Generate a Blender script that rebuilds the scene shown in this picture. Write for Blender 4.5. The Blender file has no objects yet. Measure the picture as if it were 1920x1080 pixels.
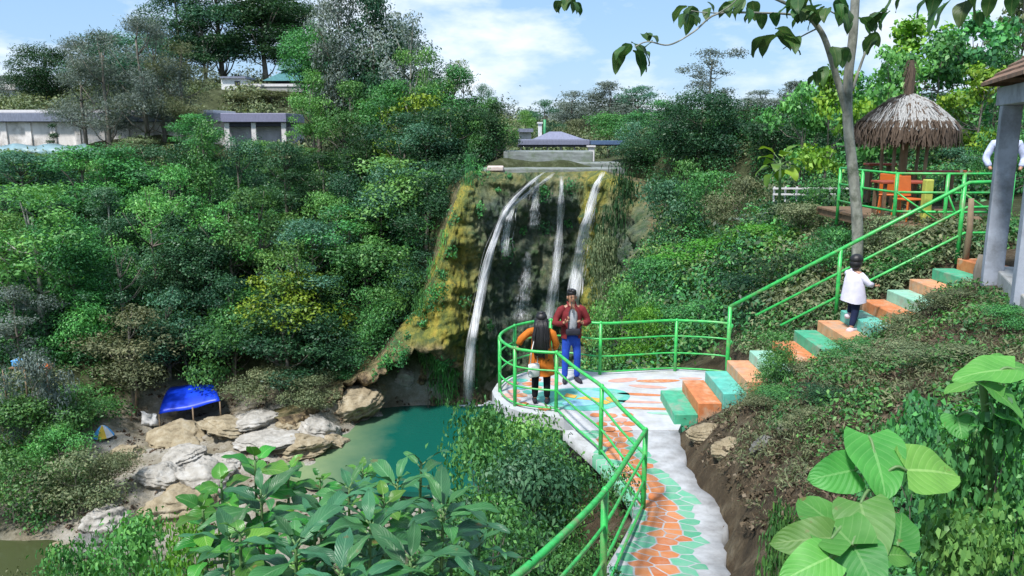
import bpy, bmesh, math, random
import numpy as np
from mathutils import Vector, Matrix
R = math.radians
C = bpy.context.scene.collection
scene = bpy.context.scene
# ---------------------------------------------------------------- camera, sky, sun, exposure
PITCH = R(10.9); FPX = 1507.0; EYE = 4.6
cam = bpy.data.cameras.new('camera'); camo = bpy.data.objects.new('camera', cam); C.objects.link(camo)
camo.location = (0, 0, EYE); camo.rotation_euler = (R(90) - PITCH, 0, 0)
cam.sensor_width = 36; cam.lens = 36 * FPX / 1920; cam.clip_start = 0.05; cam.clip_end = 5000
scene.camera = camo
scene.view_settings.view_transform = 'Standard'; scene.view_settings.look = 'None'
scene.view_settings.exposure = 0.72; scene.view_settings.gamma = 1
SUN_EL, SUN_AZ = 58, 215          # azimuth clockwise from +Y: behind the camera, to its left
w = bpy.data.worlds.new('World'); scene.world = w; w.use_nodes = True
nt = w.node_tree; nt.nodes.clear()
N = nt.nodes.new; L = nt.links.new
out = N('ShaderNodeOutputWorld'); bg = N('ShaderNodeBackground'); bg.inputs[1].default_value = 0.084
sky = N('ShaderNodeTexSky'); sky.sky_type = 'NISHITA'; sky.sun_disc = False
sky.sun_elevation = R(SUN_EL); sky.sun_rotation = R(SUN_AZ); sky.air_density = 1.0; sky.dust_density = 0.6; sky.ozone_density = 1.2
tc = N('ShaderNodeTexCoord'); mp = N('ShaderNodeMapping'); mp.inputs['Scale'].default_value = (1.0, 1.0, 2.6); mp.inputs['Location'].default_value = (0.62, 0.1, 0.30)
n1 = N('ShaderNodeTexNoise'); n1.inputs['Scale'].default_value = 3.1; n1.inputs['Detail'].default_value = 7; n1.inputs['Roughness'].default_value = 0.58
rp = N('ShaderNodeValToRGB'); rp.color_ramp.elements[0].position = 0.48; rp.color_ramp.elements[1].position = 0.63
mx = N('ShaderNodeMix'); mx.data_type = 'RGBA'; mx.inputs[7].default_value = (8.2, 8.7, 9.3, 1)
hz = N('ShaderNodeMix'); hz.data_type = 'RGBA'; hz.inputs[0].default_value = 0.6; hz.inputs[7].default_value = (3.0, 5.2, 8.4, 1)
L(tc.outputs['Generated'], mp.inputs[0]); L(mp.outputs[0], n1.inputs['Vector']); L(n1.outputs[0], rp.inputs[0])
L(sky.outputs[0], hz.inputs[6]); L(hz.outputs[2], mx.inputs[6]); L(rp.outputs[0], mx.inputs[0]); L(mx.outputs[2], bg.inputs[0]); L(bg.outputs[0], out.inputs[0])
sd = bpy.data.lights.new('sun', 'SUN'); sd.energy = 3.6; sd.angle = R(7); sd.color = (1, .965, .92)
so = bpy.data.objects.new('sun', sd); C.objects.link(so)
_a = R(SUN_AZ); _d = Vector((math.sin(_a) * math.cos(R(SUN_EL)), math.cos(_a) * math.cos(R(SUN_EL)), math.sin(R(SUN_EL))))
so.rotation_euler = _d.to_track_quat('Z', 'Y').to_euler(); so.location = _d * 60

# ---------------------------------------------------------------- pixel <-> world
CP, SP = math.cos(PITCH), math.sin(PITCH)
def ray(px, py):
    u = (px - 960) / FPX; v = (540 - py) / FPX
    return Vector((u, CP + SP * v, -SP + CP * v))
def atY(px, py, Y):
    d = ray(px, py); return Vector((0, 0, EYE)) + d * (Y / d.y)
def atZ(px, py, z):
    d = ray(px, py); return Vector((0, 0, EYE)) + d * ((z - EYE) / d.z)

# ---------------------------------------------------------------- terrain
CPTS = np.array([
 (0,-8,3),(0,0,2.85),(0,2,2.2),(-1,3.5,1.15),(.2,4.6,.7),(1,6.9,.3),(1.6,9.2,-.2),(2.5,9,-.1),(1.9,7,.35),(1.1,4.6,.8),(2.5,11,-.2),(3,13.5,-.2),
 (1.5,12,-.4),(.9,10.3,-1.2),(.2,12.2,-1.9),(-.3,13.5,-3.0),(-.9,14.2,-4.2),(1.5,15.6,-1.2),(3,15.6,-.5),(4.2,15.4,.1),(0,16,-3.8),
 (3.15,9,1.0),(3.1,7.5,1.2),(3.2,10.5,.75),(4.4,11.2,1.05),(5.5,11.5,1.55),(6.6,11.6,2.3),(7.5,10,2.7),(8,5,2.8),(2.4,5,1.7),(2.3,3.4,2.3),(1.4,2.2,2.4),(4,5,2.5),(5,8,2.2),(12,12,2.8),(9,13,2.75),
 (4,13,.3),(5,13,.8),(6,13,1.3),(7,13,1.8),(8.3,12.8,2.55),(4.5,14.5,.5),(6,14.6,1.5),(7.5,14.7,2.4),(9,15,2.7),(9,18,2.8),(11,20,2.9),(14,25,3),(20,20,3),(30,10,3),
 (2.5,17,-1.4),(5,17.5,.5),(7,18,1.8),(2.8,22,-1.3),(5,22,.7),(8,24,2.1),(12,30,3),(4.2,30,-1.0),(6.5,32,1.3),(9,36,2.6),(5.8,38,0),(8,42,2.6),(7.6,46,2.8),(11,50,3.2),
 (-.5,18,-6.5),(.3,22,-7.2),(1.3,28,-8.8),(2,32,-10),(3,36,-10.8),(4,40,-11.3),
 (-2,38,-12),(1,42,-12),(-5,39,-12),(-6.8,41.5,-11.6),(-7.6,38.5,-11.2),(-1,33.6,-10.6),(-5,35,-11),(-2.5,44.4,-12),(3.6,44.4,-12),
 (-9.6,38.6,-10.2),(-8.7,42.6,-9.9),(-10,36.3,-10.6),(-8,34.5,-10.7),(-12,38,-10.1),(-14,36,-10.5),(-11,33,-11.3),(-12.5,31,-11.5),(-15.5,31.2,-12.1),(-17.2,30,-11.5),(-19,28.6,-12.4),(-14,28,-11.2),(-22,28,-12.3),(-16,33.6,-11),(-20,32,-11.4),(-30,25,-12.6),(-50,15,-13.5),
 (-3,18,-8),(-2.2,14,-5.4),(-3,10,-3.9),(-3,6,-1.2),(-2,3,.6),(-5,0,.6),(-8,22,-10.4),(-8,14,-8),(-15,20,-10.6),(-15,8,-7),(-30,5,-9),(-20,-5,-4),(-4,27,-10.8),(-9,28,-11.6),(-13,26,-11.6),
 (-18.6,40,-10.7),(-15.4,40.3,-10.6),(-17,43,-10.4),(-17,45.6,-7.2),(-21,40,-9.6),(-12.5,40.6,-9.9),(-10,41.5,-9.2),(-22,36,-10),(-27,36,-9),(-22,43,-7.2),(-12,45.5,-6),(-8,46.6,-5),(-6,47.5,-3),(-30,45,-5),(-45,40,-5.5),(-12,52,-2),(-20,55,-1.8),(-35,55,-1),(-8,55,.8),(-5.5,50,.8),
 (-12,64,2.6),(-30,65,2.9),(-50,65,2.9),(-5,60,3),(-80,60,2.5),(-80,30,-5),(-20,66,2.9),(-20,72,3.2),(-45,72,3.2),
 (-25,80,6.3),(-25,86,9.1),(-42,88,9),(-60,88,7),(-80,90,6),(-14,86,7),(-6,80,4),(-30,105,10),(-10,110,7),(1,80,3.5),
 (-2.5,48,1.9),(6,48,1.9),(2,50,1.6),(-1.5,51,1.7),(5,51,1.7),(2,55,1.8),(0,47.3,1.9),(3,47.3,1.9),(5,47,2.0),(-2,47,1.9),(-3,46.8,.4),(-4.2,46.2,-2.6),(2,60,2.3),(2,70,3),(20,60,3.2),(30,40,3.2),(20,90,4),(0,120,4),(60,60,4),
 (0,160,3.5),(-150,160,6),(150,160,4.5),(40,160,4),(-40,160,5),(-150,400,8),(150,400,8),(0,400,7),(150,20,4),(-150,20,-4),(150,-40,3),(-150,-40,-4),(0,-60,3),
 (0,1600,10),(-1500,1600,10),(1500,1600,10),(-1500,-200,0),(1500,-200,3)], float)
# plan curve of the cliff with its top height at each point; the ground drops in front of it and rises behind it
CL = [(-12.0,38.6,-9.6),(-10.6,40.4,-9.3),(-9.0,42.0,-8.7),(-7.4,43.0,-7.6),(-6.2,43.5,-6.2),(-5.0,43.7,-4.6),(-4.0,44.0,-1.9),(-3.1,44.3,1.0),(-2.3,44.6,2.5),(-.5,45.3,2.4),(2,45.6,2.4),(4.2,45.2,2.45),(5.2,44.4,2.6),(6.0,42.9,2.2),(6.5,40,1.0),(6.5,36,.2),(6.2,31,-.6)]
_ex = []
for (a, b, c) in zip(CL[:-1], CL[1:], CL[1:]):
    dx, dy = b[0] - a[0], b[1] - a[1]; l_ = math.hypot(dx, dy); ox, oy = -dy / l_, dx / l_
    _ex.append((c[0] + ox * 1.7, c[1] + oy * 1.7, c[2] - .7))
    if -7.8 < c[0] and c[1] > 37: _ex += [(c[0] - ox * .2, c[1] - oy * .2, -12.3), (c[0] - ox * 1.5, c[1] - oy * 1.5, -12.0)]
_cp = [tuple(p) for p in CPTS if not any(math.hypot(p[0] - q[0], p[1] - q[1]) < 1.0 for q in _ex)]
CPTS = np.array(_cp + _ex, float)
_n = len(CPTS)
_r = np.sqrt(((CPTS[:, None, :2] - CPTS[None, :, :2]) ** 2).sum(-1))
_A = np.zeros((_n + 3, _n + 3)); _A[:_n, :_n] = _r; _A[:_n, _n] = 1; _A[:_n, _n+1:] = CPTS[:, :2]; _A[_n, :_n] = 1; _A[_n+1:, :_n] = CPTS[:, :2].T
_W = np.linalg.solve(_A, np.concatenate([CPTS[:, 2], np.zeros(3)]))
# path centre line (x, y, z, half width)
PATH = np.array([(.15,2.9,1.15,.55),(.62,4.6,.9,.53),(1.15,5.9,.65,.58),(1.43,6.9,.47,.57),(1.76,7.9,.25,.58),(2.05,9.0,.06,.54),(2.02,10,.01,.56),(1.85,11,0,.66),(1.75,12.1,0,.95)])
def stair_z(x): return np.clip((x - 2.6) / .38, 0, 14.5) * .18
def fbm(x, y):
    s = 0
    for f, a, p in ((.23, .5, 1.3), (.61, .28, .2), (1.37, .14, 2.1), (2.9, .08, 4.0), (5.3, .045, .7), (9.7, .025, 3.3)):
        s = s + a * np.sin(f * x * 1.07 + p + 1.7 * np.sin(f * y * .8 + p)) * np.cos(f * y * .93 + 2 * p + 1.3 * np.sin(f * x * .7))
    return s
def h(x, y):
    x = np.asarray(x, float); y = np.asarray(y, float); shp = x.shape; x = x.ravel(); y = y.ravel()
    z = np.empty_like(x)
    for i in range(0, len(x), 20000):
        xs, ys = x[i:i+20000], y[i:i+20000]
        r = np.sqrt((xs[:, None] - CPTS[None, :, 0]) ** 2 + (ys[:, None] - CPTS[None, :, 1]) ** 2)
        z[i:i+20000] = r @ _W[:_n] + _W[_n] + _W[_n+1] * xs + _W[_n+2] * ys
    z = z + fbm(x, y) * np.clip(np.hypot(x - 1, y - 8) / 40, .22, .9) * np.clip(np.hypot(x - 2, y - 52) / 12, .12, 1)
    rgh = np.clip(1 - np.hypot(x - 4, y - 9) / 7, 0, 1); z = z + rgh * (.07 * np.sin(5.1 * x + 2 * np.sin(3.3 * y)) * np.cos(4.3 * y + x) + .045 * np.sin(11 * x + 3 * np.sin(7 * y)) * np.sin(9.5 * y + 2 * np.sin(6 * x)))
    rv = np.clip((-9.2 - z) / .6, 0, 1) * np.clip((x + 24) / 3, 0, 1); tr_ = np.floor(z / .3) * .3 + .3 * np.clip((z / .3 - np.floor(z / .3)) * 2.2 - .6, 0, 1); z = z + rv * (tr_ - z) * .8
    # cut the ground away below path, platform and stairs
    for (a, b) in zip(PATH[:-1], PATH[1:]):
        d = b[:2] - a[:2]; t = np.clip(((x - a[0]) * d[0] + (y - a[1]) * d[1]) / (d @ d), 0, 1)
        dist = np.hypot(x - a[0] - t * d[0], y - a[1] - t * d[1])
        z = np.where(dist < a[3] + .12, np.minimum(z, a[2] + t * (b[2] - a[2]) - .14), z)
    z = np.where((x > -.5) & (x < 4.3) & (y > 12) & (y < 15.5), np.minimum(z, -.22), z)
    st = (x > 2.5) & (x < 8.2) & (y > 12.2) & (y < 13.75)
    z = np.where(st, np.minimum(z, stair_z(x) - .12), z)
    return z.reshape(shp)
def h1(x, y): return float(h(np.array([x]), np.array([y]))[0])
_T = np.concatenate([np.arange(1, 60, .2), np.arange(60, 250, 1.0)])
def hit(px, py):
    d = ray(px, py); ts = _T
    zs = h(d.x * ts, d.y * ts); z = EYE + d.z * ts
    k = np.nonzero(z < zs)[0]
    t = ts[k[0]] if len(k) else 240
    return Vector((d.x * t, d.y * t, EYE + d.z * t))

# ---------------------------------------------------------------- helpers
def tag(o, label=None, cat=None, group=None, kind=None):
    if label: o['label'] = label
    if cat: o['category'] = cat
    if group: o['group'] = group
    if kind: o['kind'] = kind
    return o
def empty(name, loc, label, cat, group=None, rz=0):
    o = bpy.data.objects.new(name, None); C.objects.link(o); o.location = loc; o.rotation_euler = (0, 0, rz); o.empty_display_size = .2
    return tag(o, label, cat, group)
def arrays_mesh(name, V, F, tint=None, uv=None, smooth=False):
    V = np.asarray(V, np.float32); F = np.asarray(F, np.int32); k = F.shape[1]
    me = bpy.data.meshes.new(name); me.vertices.add(len(V)); me.vertices.foreach_set('co', V.ravel())
    me.loops.add(F.size); me.loops.foreach_set('vertex_index', F.ravel())
    me.polygons.add(len(F)); me.polygons.foreach_set('loop_start', np.arange(0, F.size, k, dtype=np.int32)); me.polygons.foreach_set('loop_total', np.full(len(F), k, np.int32))
    if smooth: me.polygons.foreach_set('use_smooth', np.ones(len(F), bool))
    if tint is not None:
        a = me.color_attributes.new('tint', 'FLOAT_COLOR', 'POINT'); a.data.foreach_set('color', np.asarray(tint, np.float32).ravel())
    if uv is not None:
        l = me.uv_layers.new(name='uv'); l.data.foreach_set('uv', np.asarray(uv, np.float32)[F.ravel()].ravel())
    me.update(calc_edges=True); me.validate()
    return me
def mobj(name, me, mat=None, parent=None, loc=None):
    o = bpy.data.objects.new(name, me); C.objects.link(o)
    if mat:
        for m in (mat if isinstance(mat, (list, tuple)) else [mat]): me.materials.append(m)
    if parent: o.parent = parent
    if loc is not None: o.location = loc
    return o
class MB:
    def __init__(s): s.v = []; s.f = []; s.m = []; s.uv = []
    def add(s, v, f, m=0, uv=None):
        b = len(s.v); s.v += [tuple(p) for p in v]; s.f += [tuple(b + i for i in q) for q in f]; s.m += [m] * len(f)
        s.uv += (uv if uv is not None else [(0, 0)] * len(v))
        return s
    def box(s, c, d, rz=0, m=0, rx=0, ry=0, bev=0):
        M = Matrix.Translation(c) @ Matrix.Rotation(rz, 4, 'Z') @ Matrix.Rotation(ry, 4, 'Y') @ Matrix.Rotation(rx, 4, 'X')
        x, y, z = d[0] / 2, d[1] / 2, d[2] / 2
        if bev:
            bm = bmesh.new(); bmesh.ops.create_cube(bm, size=1, matrix=Matrix.Diagonal((d[0], d[1], d[2], 1)))
            bmesh.ops.bevel(bm, geom=bm.edges[:], offset=bev, segments=2, affect='EDGES', profile=.5)
            bm.verts.index_update(); s.add([M @ q.co for q in bm.verts], [[q.index for q in f.verts] for f in bm.faces], m); bm.free(); return s
        v = [M @ Vector(p) for p in ((-x,-y,-z),(x,-y,-z),(x,y,-z),(-x,y,-z),(-x,-y,z),(x,-y,z),(x,y,z),(-x,y,z))]
        return s.add(v, [(3,2,1,0),(4,5,6,7),(0,1,5,4),(1,2,6,5),(2,3,7,6),(3,0,4,7)], m)
    def tube(s, pts, rad, n=8, m=0, flat=1.0):
        pts = [Vector(p) for p in pts]; k = len(pts)
        if not hasattr(rad, '__len__'): rad = [rad] * k
        v = []; up = None
        for i in range(k):
            t = (pts[min(i + 1, k - 1)] - pts[max(i - 1, 0)]).normalized()
            if up is None: up = Vector((0, 0, 1)) if abs(t.z) < .9 else Vector((1, 0, 0))
            a = t.cross(up).normalized(); b = a.cross(t).normalized(); up = b
            for j in range(n):
                q = 2 * math.pi * j / n; v.append(pts[i] + (a * math.cos(q) + b * math.sin(q) * flat) * rad[i])
        f = [(i * n + j, i * n + (j + 1) % n, (i + 1) * n + (j + 1) % n, (i + 1) * n + j) for i in range(k - 1) for j in range(n)]
        f += [tuple(reversed(range(n))), tuple((k - 1) * n + j for j in range(n))]
        return s.add(v, f, m)
    def prism(s, poly, z0, z1, m=0, mtop=None):
        n = len(poly); v = [(p[0], p[1], z0) for p in poly] + [(p[0], p[1], z1) for p in poly]
        s.add(v, [tuple(reversed(range(n)))] + [(i, (i + 1) % n, n + (i + 1) % n, n + i) for i in range(n)], m)
        return s.add([(p[0], p[1], z1) for p in poly], [tuple(range(n))], m if mtop is None else mtop)
    def ball(s, c, r, nu=12, nv=8, m=0):
        r = (r, r, r) if not hasattr(r, '__len__') else r; v = []; f = []
        for i in range(nv + 1):
            a = math.pi * i / nv
            for j in range(nu):
                b = 2 * math.pi * j / nu; v.append((c[0] + r[0] * math.sin(a) * math.cos(b), c[1] + r[1] * math.sin(a) * math.sin(b), c[2] + r[2] * math.cos(a)))
        for i in range(nv):
            for j in range(nu): f.append((i * nu + j, (i + 1) * nu + j, (i + 1) * nu + (j + 1) % nu, i * nu + (j + 1) % nu))
        return s.add(v, f, m)
    def build(s, name, mat, parent=None, smooth=False, loc=None):
        me = bpy.data.meshes.new(name); me.from_pydata(s.v, [], s.f); me.polygons.foreach_set('material_index', s.m)
        l = me.uv_layers.new(name='uv'); idx = np.empty(len(me.loops), np.int32); me.loops.foreach_get('vertex_index', idx)
        l.data.foreach_set('uv', np.asarray(s.uv, np.float32)[idx].ravel())
        if smooth:
            me.polygons.foreach_set('use_smooth', np.ones(len(me.polygons), bool))
        me.update()
        return mobj(name, me, mat, parent, loc)
# ---------------------------------------------------------------- materials
def newmat(name):
    m = bpy.data.materials.new(name); m.use_nodes = True
    return m, m.node_tree, m.node_tree.nodes['Principled BSDF']
def ramp(nt, stops, fac=None):
    r = nt.nodes.new('ShaderNodeValToRGB'); e = r.color_ramp.elements
    while len(e) < len(stops): e.new(.5)
    for q, (p, c) in zip(e, stops): q.position = p; q.color = (*c, 1)
    if fac is not None: nt.links.new(fac, r.inputs[0])
    return r
def noise(nt, scale, detail=5, rough=.6, vec=None, stretch=None, coord='Object'):
    n = nt.nodes.new('ShaderNodeTexNoise'); n.inputs['Scale'].default_value = scale; n.inputs['Detail'].default_value = detail; n.inputs['Roughness'].default_value = rough
    if vec is None:
        t = nt.nodes.new('ShaderNodeTexCoord'); vec = t.outputs[coord]
    if stretch:
        mp = nt.nodes.new('ShaderNodeMapping'); mp.inputs['Scale'].default_value = stretch; nt.links.new(vec, mp.inputs[0]); vec = mp.outputs[0]
    nt.links.new(vec, n.inputs['Vector']); return n
def bump(nt, bsdf, hsock, strength=.3, dist=.02):
    b = nt.nodes.new('ShaderNodeBump'); b.inputs['Strength'].default_value = strength; b.inputs['Distance'].default_value = dist
    nt.links.new(hsock, b.inputs['Height']); nt.links.new(b.outputs[0], bsdf.inputs['Normal'])
def mixc(nt, fac, a, b, mode='MIX'):
    m = nt.nodes.new('ShaderNodeMix'); m.data_type = 'RGBA'; m.blend_type = mode
    for s, i in ((fac, 0), (a, 6), (b, 7)):
        if hasattr(s, 'is_linked'): nt.links.new(s, m.inputs[i])
        elif i == 0: m.inputs[0].default_value = s
        else: m.inputs[i].default_value = (*s, 1)
    return m.outputs[2]
def mathn(nt, op, a, b=None, clamp=False):
    m = nt.nodes.new('ShaderNodeMath'); m.operation = op; m.use_clamp = clamp
    for s, i in ((a, 0), (b, 1)):
        if s is None: continue
        if hasattr(s, 'is_linked'): nt.links.new(s, m.inputs[i])
        else: m.inputs[i].default_value = s
    return m.outputs[0]
def plain(name, col, rough=.6, var=.25, scale=6, bmp=.15, metal=0, stretch=None, dirt=None, spec=.5):
    m, t, b = newmat(name); n = noise(t, scale, stretch=stretch)
    lo = tuple(c * (1 - var) for c in col); hi = tuple(min(1, c * (1 + var)) for c in col)
    r = ramp(t, [(.3, lo), (.7, hi)], n.outputs[0]); c = r.outputs[0]
    if dirt:
        n2 = noise(t, scale * .37, 8, .7); r2 = ramp(t, [(.5, (0,0,0)), (.68, (1,1,1))], n2.outputs[0]); c = mixc(t, r2.outputs[0], c, dirt)
    t.links.new(c, b.inputs['Base Color']); b.inputs['Roughness'].default_value = rough; b.inputs['Metallic'].default_value = metal; b.inputs['Specular IOR Level'].default_value = spec
    if bmp: bump(t, b, n.outputs[0], bmp)
    return m
def leafmat(name, c0, c1, c2, trans=.26, rough=.45, spec=.3):
    m, t, b = newmat(name)
    a = t.nodes.new('ShaderNodeAttribute'); a.attribute_name = 'tint'; s = t.nodes.new('ShaderNodeSeparateColor'); t.links.new(a.outputs[0], s.inputs[0])
    oi = t.nodes.new('ShaderNodeObjectInfo')
    f = mathn(t, 'ADD', mathn(t, 'MULTIPLY', s.outputs[0], .5), mathn(t, 'MULTIPLY', s.outputs[1], .5))
    r = ramp(t, [(.12, c0), (.5, c1), (.9, c2)], f)
    hs = t.nodes.new('ShaderNodeHueSaturation'); t.links.new(r.outputs[0], hs.inputs['Color'])
    t.links.new(mathn(t, 'ADD', mathn(t, 'MULTIPLY', oi.outputs['Random'], .05), .475), hs.inputs['Hue'])
    t.links.new(mathn(t, 'ADD', mathn(t, 'MULTIPLY', oi.outputs['Random'], .45), .8), hs.inputs['Value'])
    t.links.new(hs.outputs[0], b.inputs['Base Color']); b.inputs['Roughness'].default_value = rough; b.inputs['Specular IOR Level'].default_value = spec
    tr = t.nodes.new('ShaderNodeBsdfTranslucent'); t.links.new(mixc(t, 1.0, hs.outputs[0], (1.25, 1.3, .6), 'MULTIPLY'), tr.inputs[0])
    ms = t.nodes.new('ShaderNodeMixShader'); ms.inputs[0].default_value = trans
    t.links.new(b.outputs[0], ms.inputs[1]); t.links.new(tr.outputs[0], ms.inputs[2])
    t.links.new(ms.outputs[0], t.nodes['Material Output'].inputs[0]); return m
LM = {
 'dark': leafmat('dark green leaves', (0.013,0.045,0.024), (0.026,0.086,0.038), (0.060,0.155,0.058)),
 'mid': leafmat('green leaves', (0.030,0.104,0.036), (0.064,0.214,0.063), (0.142,0.358,0.083)),
 'light': leafmat('light green leaves', (0.055,0.167,0.050), (0.119,0.302,0.076), (0.222,0.454,0.117)),
 'yellow': leafmat('yellow green leaves', (0.069,0.149,0.017), (0.149,0.287,0.029), (0.299,0.414,0.046)),
 'blue': leafmat('blue green leaves', (0.026,0.087,0.050), (0.059,0.166,0.093), (0.128,0.270,0.144)),
 'grey': leafmat('hazy grey green needles', (0.067,0.100,0.090), (0.134,0.179,0.157), (0.246,0.290,0.256), .2, .6),  # needle grey, made paler and greyer to imitate haze on far crowns
 'olive': leafmat('olive leaves', (0.067,0.093,0.045), (0.127,0.170,0.082), (0.255,0.272,0.144), .2, .6),
 'fresh': leafmat('fresh bright leaves', (0.054,0.177,0.023), (0.093,0.291,0.034), (0.175,0.415,0.056), .35),
}
BARK = plain('grey bark', (.15,.135,.11), .9, .45, 9, .6, stretch=(1,1,.25))
BARKP = plain('pale bark', (.23,.235,.20), .85, .45, 9, .6, stretch=(1,1,.4), dirt=(.07,.085,.055))
TWIG = plain('brown twigs', (.10,.075,.05), .9, .4, 12, .3)
CONC = plain('concrete', (.42,.42,.40), .85, .15, 5, .3, dirt=(.26,.25,.22))
CONCD = plain('weathered concrete', (.30,.30,.28), .9, .25, 3, .4, dirt=(.12,.13,.10))
WHITE = plain('white paint', (.72,.73,.74), .6, .08, 6, .1, dirt=(.5,.5,.46))
GREENP = plain('green rail paint', (.035,.42,.085), .38, .3, 11, .2, dirt=(.16,.26,.10))
SOIL = None
def terrain_mat():
    m, t, b = newmat('ground')
    a = t.nodes.new('ShaderNodeAttribute'); a.attribute_name = 'tint'; s = t.nodes.new('ShaderNodeSeparateColor'); t.links.new(a.outputs[0], s.inputs[0])
    n = noise(t, 2.2, 9, .68); n2 = noise(t, .55, 8, .65); n3 = noise(t, 14, 6, .7)
    soil = ramp(t, [(.28, (.035,.026,.017)), (.48, (.085,.062,.038)), (.62, (.145,.11,.068)), (.78, (.21,.17,.12))], n.outputs[0])
    green = ramp(t, [(.3, (.018,.035,.012)), (.6, (.045,.075,.022)), (.8, (.08,.095,.04))], n.outputs[0])
    rock = ramp(t, [(.28, (.11,.095,.07)), (.42, (.33,.29,.22)), (.54, (.52,.49,.43)), (.70, (.68,.67,.65))], n2.outputs[0])
    rock2 = mixc(t, mathn(t, 'MULTIPLY', n3.outputs[0], .7), rock.outputs[0], (.20,.17,.10))
    jit = mathn(t, 'SUBTRACT', n.outputs[0], .5)
    fr = mathn(t, 'ADD', s.outputs[0], mathn(t, 'MULTIPLY', jit, .8), True); fg = mathn(t, 'ADD', s.outputs[1], mathn(t, 'MULTIPLY', jit, .6), True)
    c = mixc(t, fg, soil.outputs[0], green.outputs[0]); c = mixc(t, fr, c, rock2)
    c = mixc(t, mathn(t, 'MULTIPLY', n3.outputs[0], .35), c, (.09,.075,.05))
    t.links.new(c, b.inputs['Base Color']); b.inputs['Roughness'].default_value = .95; b.inputs['Specular IOR Level'].default_value = .2
    hh = mathn(t, 'ADD', n.outputs[0], mathn(t, 'MULTIPLY', n3.outputs[0], .6)); bump(t, b, hh, 1.0, .16)
    return m
def grow(a, b, s0, g):
    o = [a]; s = s0
    while o[-1] < b: o.append(o[-1] + s); s *= g
    return o
xs = np.array([-v for v in grow(24, 1500, .6, 1.16)][::-1] + list(np.arange(-23.6, 9, .3)) + grow(9.2, 1500, .45, 1.14))
ys = np.array([-v for v in grow(4, 200, .6, 1.3)][::-1] + list(np.arange(-3.5, 3, .5)) + list(np.arange(3, 16.5, .16)) + list(np.arange(16.6, 50, .33)) + grow(50.2, 1600, .6, 1.07))
GX, GY = np.meshgrid(xs, ys); GZ = h(GX, GY)
nx, ny = len(xs), len(ys)
ii = np.arange(nx * ny).reshape(ny, nx)
F = np.stack([ii[:-1, :-1], ii[:-1, 1:], ii[1:, 1:], ii[1:, :-1]], -1).reshape(-1, 4)
def sm(v, a, b): t = np.clip((v - a) / (b - a), 0, 1); return t * t * (3 - 2 * t)
rockm = (1 - sm(GZ, -9.9, -8.6)) * sm(GX, -24, -19) * (1 - sm(GX, 3, 6)) * sm(GY, 26, 30)
greenm = np.clip(sm(GY, 14, 18) + sm(GX, 9, 13) + sm(-GX, 1, 3), 0, 1) * .85
tint = np.stack([rockm, greenm, 0 * GX, 0 * GX + 1], -1).reshape(-1, 4)
ground = mobj('ground', arrays_mesh('ground', np.stack([GX, GY, GZ], -1).reshape(-1, 3), F, tint, smooth=True), terrain_mat()); tag(ground, 'gorge floor, earth banks and hillsides', None, None, 'structure')

# ---------------------------------------------------------------- leaf clouds
def basis(n):
    a = np.cross(n, np.array([0.13, 0.21, 0.97])); a /= np.linalg.norm(a, axis=1, keepdims=True) + 1e-9
    return a, np.cross(n, a)
def leaves(P, Nrm, size, rng, aspect=2.0, jitter=.7, droop=0., clump=None):
    """rhombic leaves at P, facing roughly Nrm"""
    n = len(P); nn = Nrm + rng.normal(0, jitter, (n, 3)); nn /= np.linalg.norm(nn, axis=1, keepdims=True) + 1e-9
    a, b = basis(nn); th = rng.uniform(0, 2 * np.pi, n)[:, None]
    d = a * np.cos(th) + b * np.sin(th); d[:, 2] -= droop; d /= np.linalg.norm(d, axis=1, keepdims=True) + 1e-9
    e = np.cross(nn, d); e /= np.linalg.norm(e, axis=1, keepdims=True) + 1e-9
    Ls = (size * rng.uniform(.6, 1.35, n))[:, None]; Ws = Ls / aspect
    fold = nn * Ls * .10
    V = np.stack([P - d * Ls * .5, P + e * Ws * .5 + fold - d * Ls * .08, P + d * Ls * .5 - fold * .8, P - e * Ws * .5 + fold - d * Ls * .08], 1).reshape(-1, 3)
    c = clump if clump is not None else np.full(n, .5)
    t = np.stack([rng.uniform(0, 1, n), np.clip(c + rng.normal(0, .1, n), 0, 1), np.zeros(n), np.ones(n)], -1)
    return V, np.repeat(t, 4, 0)
def blob_pts(rng, c, r, n, shell=.55, under=.35):
    d = rng.normal(0, 1, (int(n * 1.5), 3)); d /= np.linalg.norm(d, axis=1, keepdims=True)
    keep = (d[:, 2] > -.2) | (rng.uniform(0, 1, len(d)) < under); d = d[keep][:n]
    rr = shell + (1 - shell) * rng.uniform(0, 1, len(d)) ** .6
    rr *= 1 + .24 * np.sin(d[:, 0] * 5 + c[0] * 3) * np.cos(d[:, 1] * 5 + c[1]) + .16 * np.sin(d[:, 2] * 9 + c[2]) + .12 * np.sin(d[:, 0] * 13 + c[1] * 2) * np.sin(d[:, 1] * 11 + c[0])
    far = rng.uniform(0, 1, len(d)) < .10; rr = np.where(far, rr * rng.uniform(1.0, 1.45, len(d)), rr)
    return np.array(c) + d * rr[:, None] * np.array(r), d
def quads(nv): return np.arange(nv, dtype=np.int32).reshape(-1, 4)
def cloud(rng, blobs, per, size, **k):
    Vs, Ts = [], []
    for (c, r) in blobs:
        n = max(20, int(per * (r[0] * r[1] + r[0] * r[2]) * .5))
        P, d = blob_pts(rng, c, r, n, k.get('shell', .5), k.get('under', .35))
        d = d + np.array([0, 0, .45])
        V, t = leaves(P, d, size, rng, k.get('aspect', 2.0), k.get('jitter', .6), k.get('droop', .25), np.full(len(P), rng.uniform(.15, .85)))
        Vs.append(V); Ts.append(t)
    return np.concatenate(Vs), np.concatenate(Ts)
TPL = {}
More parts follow.
